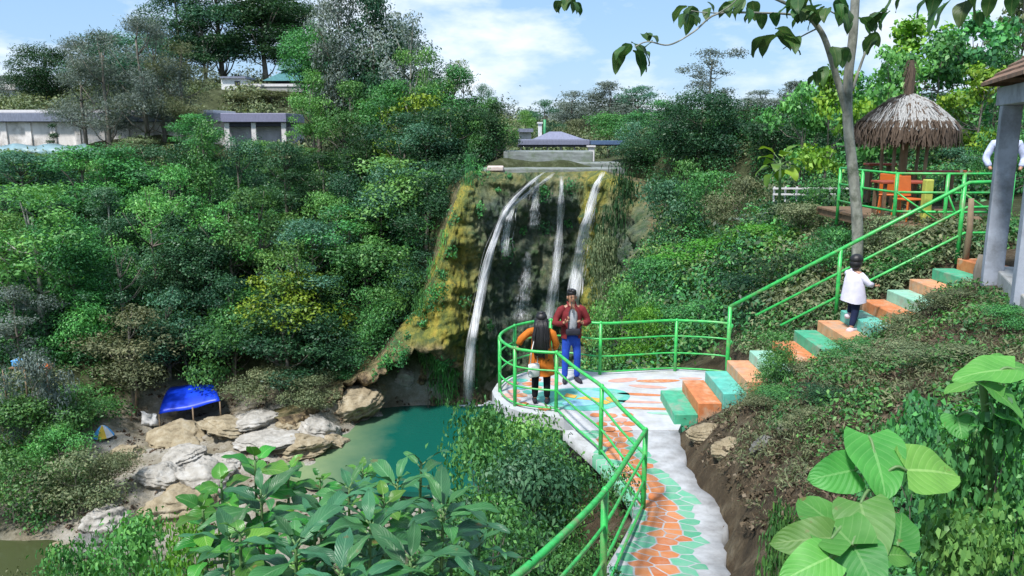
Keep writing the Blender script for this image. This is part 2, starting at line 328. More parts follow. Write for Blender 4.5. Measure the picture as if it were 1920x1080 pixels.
def tree_tpl(key, seed, H, Wd, z0, nb, br, per, size, trunk=.16, form='dome', bark=BARK, **k):
    rng = np.random.default_rng(seed); blobs = []; tries = 0
    cz = (H + z0) / 2; rz = (H - z0) / 2
    nsub = k.get('nsub', 6); subs = []
    for q in range(nsub):
        a = q * 2.4 + rng.uniform(-.5, .5); zz = rng.uniform(-.85, .9) if q else .95; wz = math.sqrt(max(.1, 1 - zz * zz * .8)) if form != 'cone' else max(.12, (1 - zz) * .5)
        rr_ = (rng.uniform(.35, .8) if q else .12) * (Wd / 2) * wz; subs.append((rr_ * math.cos(a), rr_ * math.sin(a), cz + zz * rz * .86, (.55 + .3 * rng.uniform()) * min(Wd / 2, rz * 1.2) * .75 * max(.5, wz)))
    while len(blobs) < nb:
        sx_, sy_, sz_, sr_ = subs[len(blobs) % nsub]; d = rng.normal(0, 1, 3); d /= np.linalg.norm(d); d *= rng.uniform(.2, 1) ** .5 * sr_; b = br * rng.uniform(.55, 1.3)
        p = np.array([sx_ + d[0], sy_ + d[1], min(H - b * .5, max(z0 + b * .3, sz_ + d[2] * .62))])
        blobs.append((p, (b * rng.uniform(.85, 1.3), b * rng.uniform(.85, 1.3), b * rng.uniform(.5, .85) * k.get('zs', 1))))
    V, T = cloud(rng, blobs, per, size, **k)
    cm = arrays_mesh(key + ' crown', V, quads(len(V)), T)
    tb = MB(); lean = rng.normal(0, .05 * H * .3, 2); nseg = 7
    tp = [Vector((lean[0] * (i / nseg) ** 1.5 + .05 * math.sin(i * 1.7 + seed), lean[1] * (i / nseg) ** 1.5, -.5 + (H * .8 + .5) * i / nseg)) for i in range(nseg + 1)]
    tb.tube(tp, [trunk * (1.25 - .95 * i / nseg) for i in range(nseg + 1)], 8)
    for (p, r) in blobs[:16]:
        zt = max(z0 * .7, p[2] - rng.uniform(.2, .4) * H * .5); i = min(nseg, max(1, int((zt + .5) / (H * .8 + .5) * nseg)))
        a = tp[i]; e = Vector(p); mid = a.lerp(e, .5) + Vector((0, 0, -.04 * H))
        tb.tube([a, mid, e], [trunk * .42, trunk * .28, trunk * .08], 5)
    o = tb.build('trunk', bark, None, True); me = o.data; bpy.data.objects.remove(o)
    TPL[key] = (me, cm, H, Wd)
for s in range(4): tree_tpl('broad%d' % s, 11 + s, 8, 6, 1.6, 34, .92, 330, .185, .14)
for s in range(4): tree_tpl('bushy%d' % s, 31 + s, 3.2, 3.8, .1, 30, .68, 430, .135, .05, nsub=7)
for s in range(3): tree_tpl('tall%d' % s, 51 + s, 14, 7.0, 2.6, 86, 1.05, 190, .25, .22, under=.7, nsub=26, zs=1.35)
for s in range(3): tree_tpl('feather%d' % s, 71 + s, 11, 4.6, 1.2, 60, .72, 300, .24, .13, aspect=5.5, droop=.9, jitter=.9, zs=1.6, under=.9, shell=.2, nsub=12)
tree_tpl('sparse0', 91, 9, 7, 2.6, 34, .72, 170, .21, .15, under=.9, shell=.25, nsub=9)
tree_tpl('sparse1', 92, 9, 6, 2.2, 36, .75, 190, .20, .14, under=.9, shell=.25, nsub=9)
for s in range(3): tree_tpl('drape%d' % s, 101 + s, 8, 3.6, .1, 34, .62, 420, .15, .11, zs=2.6, under=.8, droop=.8, nsub=6)
for s in range(3): tree_tpl('teak%d' % s, 111 + s, 8, 5.5, 1.4, 34, .75, 130, .34, .11, aspect=1.5, droop=.5, under=.7, shell=.2, nsub=9)
tree_tpl('dome0', 141, 7, 7.4, .4, 90, 1.05, 260, .20, .15, nsub=45, shell=.55, under=.6)
tree_tpl('cone0', 121, 5, 2.4, .3, 26, .5, 300, .16, .07, 'cone')
for s in range(2): tree_tpl('vine%d' % s, 131 + s, 1.0, 1.2, .0, 22, .24, 1900, .062, .012, aspect=1.35, nsub=6)
CNT = {}
def tree(kind, px, base, top, wpx, col, label, name='tree', cat='tree', group=None, Y=None, trunkmat=None):
    i = CNT.get(kind, 0); CNT[kind] = i + 1
    ks = sorted(q for q in TPL if q.startswith(kind)); key = ks[i % len(ks)]
    tm, cm, H, Wd = TPL[key]
    if group == 'trees on the left slope' and Y is None: top -= .14 * (base - top); wpx *= 1.22
    if Y is None: p = hit(px, base); Y = p.y
    else:
        p = atY(px, base, Y); p.z = h1(p.x, p.y)
    zt = atY(px, top, Y).z; dep = CP * p.y + SP * (EYE - p.z)
    sz = max(.08, (zt - p.z) / H); sx = wpx * dep / FPX / Wd
    r = empty(name, (p.x, p.y, p.z - .1), label, cat, group, random.Random(px * 7 + top).uniform(0, 6.28)); r.scale = (sx, sx, sz)
    for nm, me, m in (('trunk', tm, trunkmat), ('crown', cm, LM[col])):
        o = bpy.data.objects.new(nm, me); C.objects.link(o); o.parent = r
        if not me.materials: me.materials.append(LM[col] if nm == 'crown' else BARK)
        if m:
            o.material_slots[0].link = 'OBJECT'; o.material_slots[0].material = m
    return r
def scatter(name, label, n, inside, size, rad, per, cols, seed, lift=.2, flat=.75, cat=None, **k):
    """ground cover of leafy clumps over a piece of hillside: one object that nobody could count"""
    rng = np.random.default_rng(seed); x0, x1, y0, y1 = inside[0]; out = 0
    X = rng.uniform(x0, x1, n); Yv = rng.uniform(y0, y1, n); Z = h(X, Yv); ok = inside[1](X, Yv, Z); X, Yv, Z = X[ok], Yv[ok], Z[ok]
    Vs, Ts = [], []
    for x, y, z in zip(X, Yv, Z):
        r = rad * rng.uniform(.5, 1.35); c = (x, y, z + lift * r)
        m = max(12, int(per * r * r)); P, d = blob_pts(rng, c, (r * 1.1, r * 1.1, r * flat), m, .45, .15)
        V, t = leaves(P, d + np.array([0, 0, .5]), size, rng, k.get('aspect', 2.0), k.get('jitter', .6), k.get('droop', .25), np.full(len(P), rng.uniform(.05, .95)))
        Vs.append(V); Ts.append(t)
    V = np.concatenate(Vs); T = np.concatenate(Ts)
    o = mobj(name, arrays_mesh(name, V, quads(len(V)), T), LM[cols]); return tag(o, label, cat, None, 'stuff')
# ---------------------------------------------------------------- water and cliff
def water_mat(name, deep, shallow, c0, c1, rough=.04):
    m, t, b = newmat(name)
    g = t.nodes.new('ShaderNodeNewGeometry'); sx = t.nodes.new('ShaderNodeSeparateXYZ'); t.links.new(g.outputs['Position'], sx.inputs[0])
    q = mathn(t, 'ADD', sx.outputs[0], mathn(t, 'MULTIPLY', noise(t, .6, 4, .6).outputs[0], 2.0))
    mr = t.nodes.new('ShaderNodeMapRange'); t.links.new(q, mr.inputs[0]); mr.inputs[1].default_value = c0; mr.inputs[2].default_value = c1
    t.links.new(mixc(t, mr.outputs[0], shallow, deep), b.inputs['Base Color']); b.inputs['Roughness'].default_value = rough; b.inputs['IOR'].default_value = 1.33
    bump(t, b, noise(t, 3.5, 4, .6, stretch=(1, 1.6, 1)).outputs[0], .25, .03); return m
mb = MB(); mb.prism([(-10.6,34.6),(-9,33.4),(-4,32.6),(1,32.4),(5,34),(6,40),(5.5,46.5),(-4,46.5),(-9,45),(-10.3,41),(-10.9,37)], -10.95, -10.72)
tag(mb.build('water', water_mat('pool water', (.006,.088,.066), (.19,.26,.13), -8.6, -5.0)), None, None, None, 'structure')
mb = MB(); mb.prism([(-60,10),(-22,24),(-12,28.5),(-9,31),(-11,34.5),(-17,34.3),(-24,31),(-60,18)], -12.4, -11.78)
tag(mb.build('stream_water', water_mat('stream water', (.035,.055,.022), (.06,.07,.03), -20, -12)), None, None, None, 'structure')

def cliff_mat():
    m, t, b = newmat('mossy tufa cliff')
    a = t.nodes.new('ShaderNodeAttribute'); a.attribute_name = 'tint'; s = t.nodes.new('ShaderNodeSeparateColor'); t.links.new(a.outputs[0], s.inputs[0])
    n = noise(t, 1.0, 9, .65, stretch=(1.3, 1.3, .28)); n2 = noise(t, 2.6, 8, .68); n3 = noise(t, .45, 5, .6)
    moss = ramp(t, [(.25, (.020,.032,.008)), (.42, (.10,.13,.02)), (.55, (.26,.24,.03)), (.66, (.38,.29,.04)), (.8, (.45,.38,.12))], n.outputs[0])
    grey = ramp(t, [(.25, (.010,.016,.012)), (.42, (.035,.06,.042)), (.56, (.085,.115,.085)), (.68, (.16,.155,.11)), (.82, (.27,.25,.21))], n2.outputs[0])
    brown = ramp(t, [(.3, (.024,.016,.010)), (.46, (.10,.07,.038)), (.58, (.26,.19,.10)), (.75, (.42,.34,.22))], n2.outputs[0])
    j = mathn(t, 'SUBTRACT', n3.outputs[0], .5)
    c = mixc(t, mathn(t, 'ADD', s.outputs[0], mathn(t, 'MULTIPLY', j, 1.2), True), grey.outputs[0], moss.outputs[0])
    c = mixc(t, mathn(t, 'ADD', s.outputs[1], mathn(t, 'MULTIPLY', j, .9), True), c, brown.outputs[0])
    gm = ramp(t, [(.5, (0,0,0)), (.62, (1,1,1))], noise(t, 1.7, 8, .7).outputs[0])
    c = mixc(t, mathn(t, 'MULTIPLY', gm.outputs[0], mathn(t, 'SUBTRACT', 1.0, s.outputs[1], True)), c, (.035,.075,.022))
    t.links.new(c, b.inputs['Base Color']); b.inputs['Roughness'].default_value = .75
    bump(t, b, mathn(t, 'ADD', n.outputs[0], mathn(t, 'MULTIPLY', n2.outputs[0], .6)), 1.0, .4); return m
CLA = np.array(CL); cs = np.concatenate([[0], np.cumsum(np.hypot(np.diff(CLA[:, 0]), np.diff(CLA[:, 1])))])
nu, nv = 520, 260
u = np.linspace(0, cs[-1], nu); cx = np.interp(u, cs, CLA[:, 0]); cy = np.interp(u, cs, CLA[:, 1]); ct = np.interp(u, cs, CLA[:, 2])
kk = np.ones(13) / 13
def smo(a): return np.convolve(np.pad(a, 6, 'edge'), kk, 'valid')
cx, cy, ct = smo(cx), smo(cy), smo(ct); tx, ty = np.gradient(cx), np.gradient(cy); tl = np.hypot(tx, ty); nxx, nyy = ty / tl, -tx / tl
vv = np.linspace(0, 1, nv); UU, VV = np.meshgrid(u, vv)
ZB = -12.2; ZZ = ZB + (ct[None, :] + .05 - ZB) * VV
rngc = np.random.default_rng(5)
def ridges(u, z):
    s = 0
    for f, a in ((.45, .55), (.95, .40), (1.9, .28), (3.7, .18), (7.1, .11), (13.3, .07)):
        s = s + a * np.abs(np.sin(f * u + .8 * np.sin(.22 * z * f + f * 3) + f)) 
    return s
drop = ct[None, :] - ZZ
leftm = np.exp(-((UU - np.interp(-4.1, cx, u)) / 1.9) ** 2); rightm = np.exp(-((UU - np.interp(5.3, cx[:400], u[:400])) / 1.3) ** 2)
D = ridges(UU, ZZ) * .75 + .25 * np.sin(ZZ * 1.1 + UU * .7) + .18 * np.sin(ZZ * 2.7 + 1.3 * np.sin(UU)) + .09 * np.sin(ZZ * 6.1 + 2 * np.sin(UU * 2.3)) * np.sin(UU * 4.1 + ZZ) + .05 * np.sin(ZZ * 13 + 3 * np.sin(UU * 5)) * np.sin(UU * 11 + 2 * ZZ) 
D = D + leftm * 1.0 * sm(drop, 0, 5) + rightm * .6 - .9 * sm(UU, np.interp(-2.4, cx, u), np.interp(-.5, cx, u)) * sm(np.interp(4.4, cx[:400], u[:400]) - UU, 0, 1.5) * sm(drop, 1.2, 4)
# undercut above the water on the left: rock roof with a dark recess under it
lip = np.interp(UU, [0, 2.5, 5, 7.5, 9.5, 11, 12.5, 40], [-10.0, -9.4, -8.6, -7.4, -6.9, -8.6, -12.3, -12.5])
D = D - sm(lip - ZZ + .25 * np.sin(UU * 3.1) + .2 * np.sin(UU * 7.7), 0, .8) * np.interp(UU, [0, 3, 7, 10, 12.5, 40], [.3, 1.4, 2.4, 2.6, 0, 0]) + np.exp(-((ZZ - lip - .3) / .6) ** 2) * np.interp(UU, [0, 3, 9, 11, 40], [.2, .7, .9, 0, 0])
D = D + (UU < 12) * (.06 * np.sin(ZZ * 8 + 2.2 * np.sin(UU * 1.7)) * (.4 + np.abs(np.sin(UU * 1.3))) + .04 * np.sin(ZZ * 17 + 3 * np.sin(UU * 2.9)) + .12 * np.sin(UU * 2.6 + .7 * np.sin(ZZ * 1.9)) * np.sin(ZZ * 1.6 + UU))
D = D - 1.2 * sm(.6 - drop, 0, .9)
PX = cx[None, :] + nxx[None, :] * D; PY = cy[None, :] + nyy[None, :] * D
rr = np.clip(leftm * 1.25 + rightm * 1.3 + .35 * sm(2.0 - drop, 0, 2), 0, 1); bb = np.clip(sm(lip - ZZ + .9, 0, 1.0) * (UU < 14) + sm(-8.8 - ZZ, 0, 2.2) * .75 + .45 * (UU < 5.5), 0, 1)
ii = np.arange(nu * nv).reshape(nv, nu); Fq = np.stack([ii[:-1, :-1], ii[:-1, 1:], ii[1:, 1:], ii[1:, :-1]], -1).reshape(-1, 4)
cliff = mobj('cliff', arrays_mesh('cliff', np.stack([PX, PY, ZZ], -1).reshape(-1, 3), Fq, np.stack([rr, bb, 0 * rr, 0 * rr + 1], -1).reshape(-1, 4), smooth=True), cliff_mat()); tag(cliff, None, None, None, 'structure')
# a lid that closes the cliff top back into the hill
top = np.stack([PX[-1], PY[-1], ZZ[-1]], -1); back = np.stack([cx - nxx * 2.6, cy - nyy * 2.6, ct - .5], -1)
lv = np.concatenate([top, back]); lf = np.stack([np.arange(nu - 1), np.arange(1, nu), nu + np.arange(1, nu), nu + np.arange(nu - 1)], -1)
tag(mobj('cliff_top', arrays_mesh('cliff_top', lv, lf, np.tile([.5, .6, 0, 1], (2 * nu, 1)), smooth=True), cliff.data.materials[0]), None, None, None, 'structure')
def cliff_y(x, z):
    """front of the rock at this place across and height"""
    m = (np.abs(PX - x) < .16) & (np.abs(ZZ - z) < .22) & (PY > 40.5)
    return float(PY[m].min()) if m.any() else 44.6
def foam_mat():
    m, t, b = newmat('falling water')
    uvn = t.nodes.new('ShaderNodeUVMap'); n = noise(t, 1.0, 5, .7, uvn.outputs[0], (7, .9, 1)); n2 = noise(t, 1.0, 3, .6, uvn.outputs[0], (2, 2.2, 1))
    a = ramp(t, [(.40, (0,0,0)), (.66, (1,1,1))], mathn(t, 'ADD', mathn(t, 'MULTIPLY', n.outputs[0], .75), mathn(t, 'MULTIPLY', n2.outputs[0], .25)))
    at = t.nodes.new('ShaderNodeAttribute'); at.attribute_name = 'tint'; s = t.nodes.new('ShaderNodeSeparateColor'); t.links.new(at.outputs[0], s.inputs[0])
    b.inputs['Base Color'].default_value = (.90,.92,.95,1); b.inputs['Roughness'].default_value = .4; b.inputs['Subsurface Weight'].default_value = .0
    t.links.new(mathn(t, 'MULTIPLY', mathn(t, 'ADD', a.outputs[0], mathn(t, 'SUBTRACT', s.outputs[0], .5), True), s.outputs[1], True), b.inputs['Alpha']); return m
FOAM = foam_mat()
def fall(pix, width, strands, seed, label, dens=.5):
    rng = np.random.default_rng(seed); V, F, T, U = [], [], [], []
    pts = []; pa = np.array(pix, float); q_ = np.linspace(0, len(pa) - 1, 30)
    for px, py in zip(np.interp(q_, np.arange(len(pa)), pa[:, 0]), np.interp(q_, np.arange(len(pa)), pa[:, 1])):
        Y = 44.0
        for _ in range(6):
            p = atY(px, py, Y); Y = min(cliff_y(p.x + dx_, p.z) for dx_ in (-.25, 0, .25)) - .22
        pts.append((px, py, Y))
    ya = np.array([p[2] for p in pts]); ya = np.convolve(np.pad(np.minimum.reduce([ya, np.roll(ya, 1), np.roll(ya, -1)]) if 0 else ya, 2, 'edge'), np.ones(5) / 5, 'valid'); ya = np.minimum(ya, np.array([p[2] for p in pts]))
    pts = np.array([tuple(atY(p[0], p[1], y_)) for p, y_ in zip(pts, ya)]); s = np.linspace(0, len(pts) - 1, 46)
    base = np.stack([np.interp(s, np.arange(len(pts)), smo3(pts[:, i])) for i in range(3)], -1)
    for q in range(strands + 3):
        veil = q >= strands; off = rng.normal(0, .42) if not veil else (q - strands - 1) * .25; ph = rng.uniform(0, 6); w0 = rng.uniform(.03, .085) * width; w0 = w0 if not veil else .42 * width; a0 = int(rng.uniform(0, 1) ** 2 * 22) if (q > 3 and not veil) else 0; b0 = 46 - (int(rng.uniform(0, 1) ** 2 * 20) if (q > 3 and not veil) else 0)
        al = rng.uniform(.6, 1) if not veil else .6
        if b0 - a0 < 8: continue
        b1 = len(V)
        for i in range(a0, b0):
            e = min(i - a0, b0 - 1 - i) / 5; sp = .22 + .78 * (i / 45) ** .9
            c = base[i] + np.array([off * width * sp + .05 * math.sin(i * .5 + ph), -rng.uniform(0, .02) - .22 * math.cos(off * 2), 0]); ww = w0 * (.45 + .85 * i / 45)
            for sx_, yy in ((-1, .03), (0, -.05), (1, .03)):
                V.append((c[0] + sx_ * ww, c[1] + yy, c[2])); T.append((dens, min(1, e + .1) * al * (1 if sx_ == 0 else (0 if veil else .25)), 0, 1)); U.append((q * 1.7 + sx_ * ww * 2.2, i * .28))
        for i in range(b0 - a0 - 1):
            for j in (0, 1): F.append((b1 + i * 3 + j, b1 + i * 3 + j + 1, b1 + i * 3 + j + 4, b1 + i * 3 + j + 3))
    o = mobj('waterfall', arrays_mesh('waterfall', V, F, T, U, True), FOAM); return tag(o, label, 'waterfall', 'streams of the waterfall')
def smo3(a): return a
fall([(1022,322),(1000,338),(972,364),(950,392),(935,425),(920,470),(908,520),(896,575),(887,630),(880,690),(877,752)], .42, 26, 1, 'longest white water stream, curving down the left side of the mossy cliff into the pool', .74)
fall([(1040,324),(1012,345),(960,385),(948,440),(946,480)], .45, 12, 2, 'thin broken trickle just right of the longest stream', .42)
fall([(1052,330),(1052,360),(1050,400),(1047,450),(1042,500),(1034,560),(1024,620)], .45, 17, 3, 'pale middle water stream falling behind the man in the maroon jacket', .56)
fall([(1130,322),(1118,345),(1106,390),(1096,430),(1086,480),(1078,530),(1070,600)], .55, 20, 4, 'white water stream slanting down the right side of the cliff face', .72)
fall([(1008,328),(1004,360),(1002,400),(1000,430)], .5, 9, 5, 'short faint trickle between the longest and the middle stream', .34)
fall([(990,470),(986,520),(980,560),(977,600)], .9, 10, 6, 'faint spray over the grey rock in the middle of the cliff face', .26)

def foam(cx_, cy_, n, rad, seed):
    rng = np.random.default_rng(seed); mb = MB()
    for k in range(n):
        a = rng.uniform(0, 6.28); r = rad * rng.uniform(0, 1) ** .7; p = (cx_ + r * math.cos(a) * 1.5, cy_ + r * math.sin(a) * .7 - .2, -10.72 + rng.uniform(-.02, .05 + .25 * max(0, 1 - r / rad * 2))); q = rng.uniform(.03, .11); mb.ball(p, (q * 1.6, q * 1.2, q * .5), 7, 4)
    tag(mb.build('foam', plain('white foam', (.75,.80,.82), .6, .05, 5, 0), None, True), 'white foam where the longest stream meets the pool', None, None, 'stuff')
_p = atZ(878, 752, -10.7); foam(_p.x, _p.y, 260, .95, 4)
# ---------------------------------------------------------------- rocks
def rockmat(name, st):
    m, t, b = newmat(name); n = noise(t, 2.2, 9, .7); n2 = noise(t, 9, 6, .7)
    r = ramp(t, st, n.outputs[0]); t.links.new(mixc(t, mathn(t, 'MULTIPLY', n2.outputs[0], .5), r.outputs[0], tuple(c * .55 for c in st[1][1])), b.inputs['Base Color']); b.inputs['Roughness'].default_value = .9
    bump(t, b, mathn(t, 'ADD', n.outputs[0], mathn(t, 'MULTIPLY', n2.outputs[0], .4)), .7, .12); return m
RK = {'white': rockmat('pale limestone', [(.3, (.20,.19,.17)), (.5, (.40,.375,.33)), (.7, (.57,.56,.53))]), 'tan': rockmat('tan limestone', [(.3, (.12,.09,.05)), (.5, (.34,.28,.18)), (.7, (.50,.45,.34))]),
      'grey': rockmat('grey limestone', [(.3, (.07,.07,.06)), (.5, (.18,.18,.165)), (.7, (.33,.33,.32))]), 'ochre': rockmat('ochre tufa', [(.3, (.13,.085,.02)), (.5, (.25,.19,.08)), (.7, (.38,.31,.17))])}
def rock(px, py, wpx, hpx, col, label, seed, depth=1.0, sink=.42, name='boulder', cat='boulder', group='boulders of the river bed'):
    p = hit(px, py); dep = CP * p.y + SP * (EYE - p.z); a = wpx * dep / FPX / 2; c = hpx * dep / FPX / 2 * 1.0
    bm = bmesh.new(); bmesh.ops.create_icosphere(bm, subdivisions=5, radius=1); rng = np.random.default_rng(seed)
    dirs = rng.normal(0, 1, (11, 3)); dirs /= np.linalg.norm(dirs, axis=1, keepdims=True); lim = rng.uniform(.62, .95, 11)
    for v in bm.verts:
        q = np.array(v.co); dd = dirs @ q; k = 1.0
        for d_, l_ in zip(dd, lim):
            if d_ > l_: k = min(k, l_ / d_)
        q = q * k; st_ = math.floor(q[2] * 5 + .5 * math.sin(q[0] * 3 + seed)) / 5; q = q * (1 + .03 * math.sin(q[2] * 23 + seed + 2 * q[0])); q[2] = .7 * q[2] + .3 * st_; q += .06 * np.sin(q[[1, 2, 0]] * 7 + seed) + .035 * np.sin(q[[2, 0, 1]] * 17 + seed * 2) + .02 * np.sin(q[[1, 2, 0]] * 37 + seed * 3)
        v.co = Vector((q[0] * a, q[1] * a * depth, q[2] * c))
    me = bpy.data.meshes.new(name); bm.to_mesh(me); bm.free()
    for pl in me.polygons: pl.use_smooth = True
    o = mobj(name, me, RK[col], None, (p.x, p.y + a * .3, p.z + c * (1 - 2 * sink))); o.rotation_euler = (rng.normal(0, .12), rng.normal(0, .15), rng.uniform(-.4, .4))
    return tag(o, label, cat, group)
for a in [(470,800,110,40,'white','pale flat ledge between the tarpaulin and the pool',20),(560,848,120,44,'tan','cream ledge beside the shallow end of the pool',21),(690,790,90,50,'white','white streaked ledge under the left end of the overhang',22),(330,835,120,36,'tan','cream ledge in front of the blue tarpaulin',23),(378,912,120,80,'white','broad white limestone block between the long leaved shrubs and the river',1),(300,900,90,44,'white','pale rounded boulder left of the broad white limestone block',2),(330,965,150,80,'tan','wide tan sloping boulder above the dark stream',3),
 (192,1000,84,90,'white','pale pointed boulder standing at the edge of the dark stream',4),(160,1040,70,60,'grey','small grey boulder at the foot of the pale pointed boulder',5),(590,812,90,50,'white','whitest flat boulder on the river bank left of the pool',6),
 (655,772,120,60,'tan','long tan rock shelf slab sloping into the left edge of the pool',7),(755,712,50,40,'white','small pale stone under the cliff overhang',8),(500,835,130,32,'white','low pale flat rock on the bank between the blue tarp and the pool',9),(430,815,130,34,'tan','tan layered rock below the right end of the blue tarp',10),
 (240,858,70,34,'tan','tan boulder between the left bushes and the dry bank',12),(290,985,50,50,'tan','tan stone beside the narrow dark stream',13),(540,800,60,30,'tan','small tan stone left of the whitest flat boulder',14),(620,835,80,34,'tan','tan stone at the shallow near corner of the pool',15),
 (345,862,80,34,'white','pale flat stone above the broad white limestone block',16),(60,1062,130,50,'tan','tan boulder at the bottom left corner of the picture',17),(700,742,60,50,'tan','tan stone between the rock shelf slab and the overhang',18),(420,875,70,36,'white','pale stone just behind the long leaved shrubs',19)]: rock(*a)
for a in [(1432,842,60,42,'grey','grey stone set in the earth bank just right of the stair foot',31),(1370,850,70,44,'tan','tan earthy stone in the cut bank beside the path bend',32),(1330,820,80,40,'tan','larger tan stone under the lowest orange step',33),(1475,815,50,36,'grey','grey stone half hidden in dry vines above the earth bank',34)]: rock(*a, depth=.6, name='bank_stone', cat='stone', group='stones in the earth bank')

# ---------------------------------------------------------------- platform, path and painted patterns
def cobble_mat():
    m, t, b = newmat('concrete with painted cobbles')
    uvn = t.nodes.new('ShaderNodeUVMap'); nz = noise(t, 2.2, 2, .5, uvn.outputs[0]); 
    wv = mixc(t, .05, uvn.outputs[0], nz.outputs[1], 'ADD')
    ve = t.nodes.new('ShaderNodeTexVoronoi'); ve.feature = 'DISTANCE_TO_EDGE'; vc = t.nodes.new('ShaderNodeTexVoronoi')
    for v in (ve, vc): v.voronoi_dimensions = '2D'; v.inputs['Scale'].default_value = 4.9; v.inputs['Randomness'].default_value = .8; t.links.new(wv, v.inputs['Vector'])
    sx = t.nodes.new('ShaderNodeSeparateXYZ'); t.links.new(vc.outputs['Position'], sx.inputs[0])
    lat = mathn(t, 'ABSOLUTE', mathn(t, 'SUBTRACT', sx.outputs[0], .04 / 1))
    cc = noise(t, 4, 8, .65, coord='Object'); conc = ramp(t, [(.3, (.25,.25,.25)), (.55, (.40,.41,.42)), (.8, (.52,.53,.56))], cc.outputs[0])
    wear = ramp(t, [(.42, (0,0,0)), (.62, (1,1,1))], noise(t, 7, 8, .7).outputs[0])
    sc = t.nodes.new('ShaderNodeSeparateColor'); t.links.new(vc.outputs['Color'], sc.inputs[0])
    org = ramp(t, [(0, (.44,.12,.025)), (1, (.54,.20,.06))], sc.outputs[0]); grn = ramp(t, [(0, (.045,.28,.15)), (1, (.12,.40,.25))], sc.outputs[1])
    tile = mixc(t, mathn(t, 'GREATER_THAN', lat, .19), org.outputs[0], grn.outputs[0]); tile = mixc(t, mathn(t, 'MULTIPLY', wear.outputs[0], .2), tile, (.45,.42,.38))
    edge = ramp(t, [(.035, (0,0,0)), (.06, (1,1,1))], ve.outputs['Distance'])
    on = mathn(t, 'MULTIPLY', mathn(t, 'LESS_THAN', lat, .39), edge.outputs[0])
    t.links.new(mixc(t, on, conc.outputs[0], tile), b.inputs['Base Color']); b.inputs['Roughness'].default_value = .8
    bump(t, b, mathn(t, 'ADD', cc.outputs[0], mathn(t, 'MULTIPLY', edge.outputs[0], .3)), .25, .02); return m
COB = cobble_mat(); SLAB = plain('pale painted concrete', (.44,.45,.47), .75, .16, 4, .2, dirt=(.36,.36,.33))
P_OR = plain('orange floor paint', (.50,.17,.06), .7, .2, 9, .1, dirt=(.50,.36,.24)); P_TE = plain('teal floor paint', (.10,.42,.34), .6, .2, 7, .1, dirt=(.30,.45,.38)); P_GR = plain('green step paint', (.06,.35,.20), .6, .22, 8, .1, dirt=(.24,.30,.22))
P_YE = plain('yellow floor paint', (.62,.36,.06), .6, .15, 8, .1); P_BL = plain('light blue floor paint', (.22,.44,.56), .6, .15, 8, .1); P_PK = plain('pink floor paint', (.55,.30,.24), .7, .15, 8, .1); P_TEL = plain('pale green floor paint', (.25,.50,.38), .7, .2, 7, .1, dirt=(.30,.33,.27)); P_ORL = plain('pale orange step paint', (.56,.26,.13), .7, .25, 8, .1, dirt=(.40,.31,.23))
# path ribbon, finely divided, with an uneven right-hand edge
pp = []
for a, b in zip(PATH[:-1], PATH[1:]):
    for k in range(12): pp.append(a + (b - a) * k / 12)
pp.append(PATH[-1]); pp = np.array(pp); al = np.concatenate([[0], np.cumsum(np.hypot(np.diff(pp[:, 0]), np.diff(pp[:, 1])))])
ker = np.ones(9) / 9
for i in range(4): pp[:, i] = np.convolve(np.pad(pp[:, i], 4, 'reflect', reflect_type='odd'), ker, 'valid')
rr_ = random.Random(4); V, F, U = [], [], []
for i, p in enumerate(pp):
    d = pp[min(i + 1, len(pp) - 1)] - pp[max(i - 1, 0)]; d = d[:2] / np.hypot(*d[:2]); nx_, ny_ = d[1], -d[0]
    er = p[3] - .05 + .04 * math.sin(al[i] * 3.1) + .03 * math.sin(al[i] * 8.3 + 1) + rr_.uniform(-.012, .012); el = p[3]
    for lt, dz in ((-el, -.16), (-el, 0), (-el * .5, .004), (0, .006), (er * .5, .004), (er, 0), (er + .03, -.16)):
        V.append((p[0] + nx_ * lt, p[1] + ny_ * lt, p[2] + dz)); U.append((lt + .02 + .18 * sm(al[i], 2.5, 5.5) + .05 * math.sin(al[i] * .9), al[i]))
for i in range(len(pp) - 1):
    for j in range(6): F.append((i * 7 + j, i * 7 + j + 1, (i + 1) * 7 + j + 1, (i + 1) * 7 + j))
tag(mobj('path', arrays_mesh('path', V, F, None, U), COB), None, None, None, 'structure')
PLAT = [(4.25,15.1),(3.3,15.32),(2.4,15.2),(1.75,15.1),(1.2,15.34),(.75,15.36),(.3,15.2),(-.05,14.85),(-.28,14.4),(-.36,13.95),(-.3,13.5),(-.12,13.1),(.15,12.84),(.5,12.7),(.85,12.52),(.98,12.0),(2.62,12.0),(2.75,12.35),(4.25,13.7)]
mb = MB(); mb.prism(PLAT, -.2, .012)
def flat(mb, poly, z, m): mb.add([(x, y, z) for x, y in poly], [tuple(range(len(poly)))], m)
def ell(c, a, b, n=20, rot=0, f=0, ph=0): return [(c[0] + (a * math.cos(q) * math.cos(rot) - b * math.sin(q) * math.sin(rot)) * (1 + f * math.sin(3 * q + ph)), c[1] + (a * math.cos(q) * math.sin(rot) + b * math.sin(q) * math.cos(rot)) * (1 + f * math.sin(3 * q + ph))) for q in [2 * math.pi * i / n for i in range(n)]]
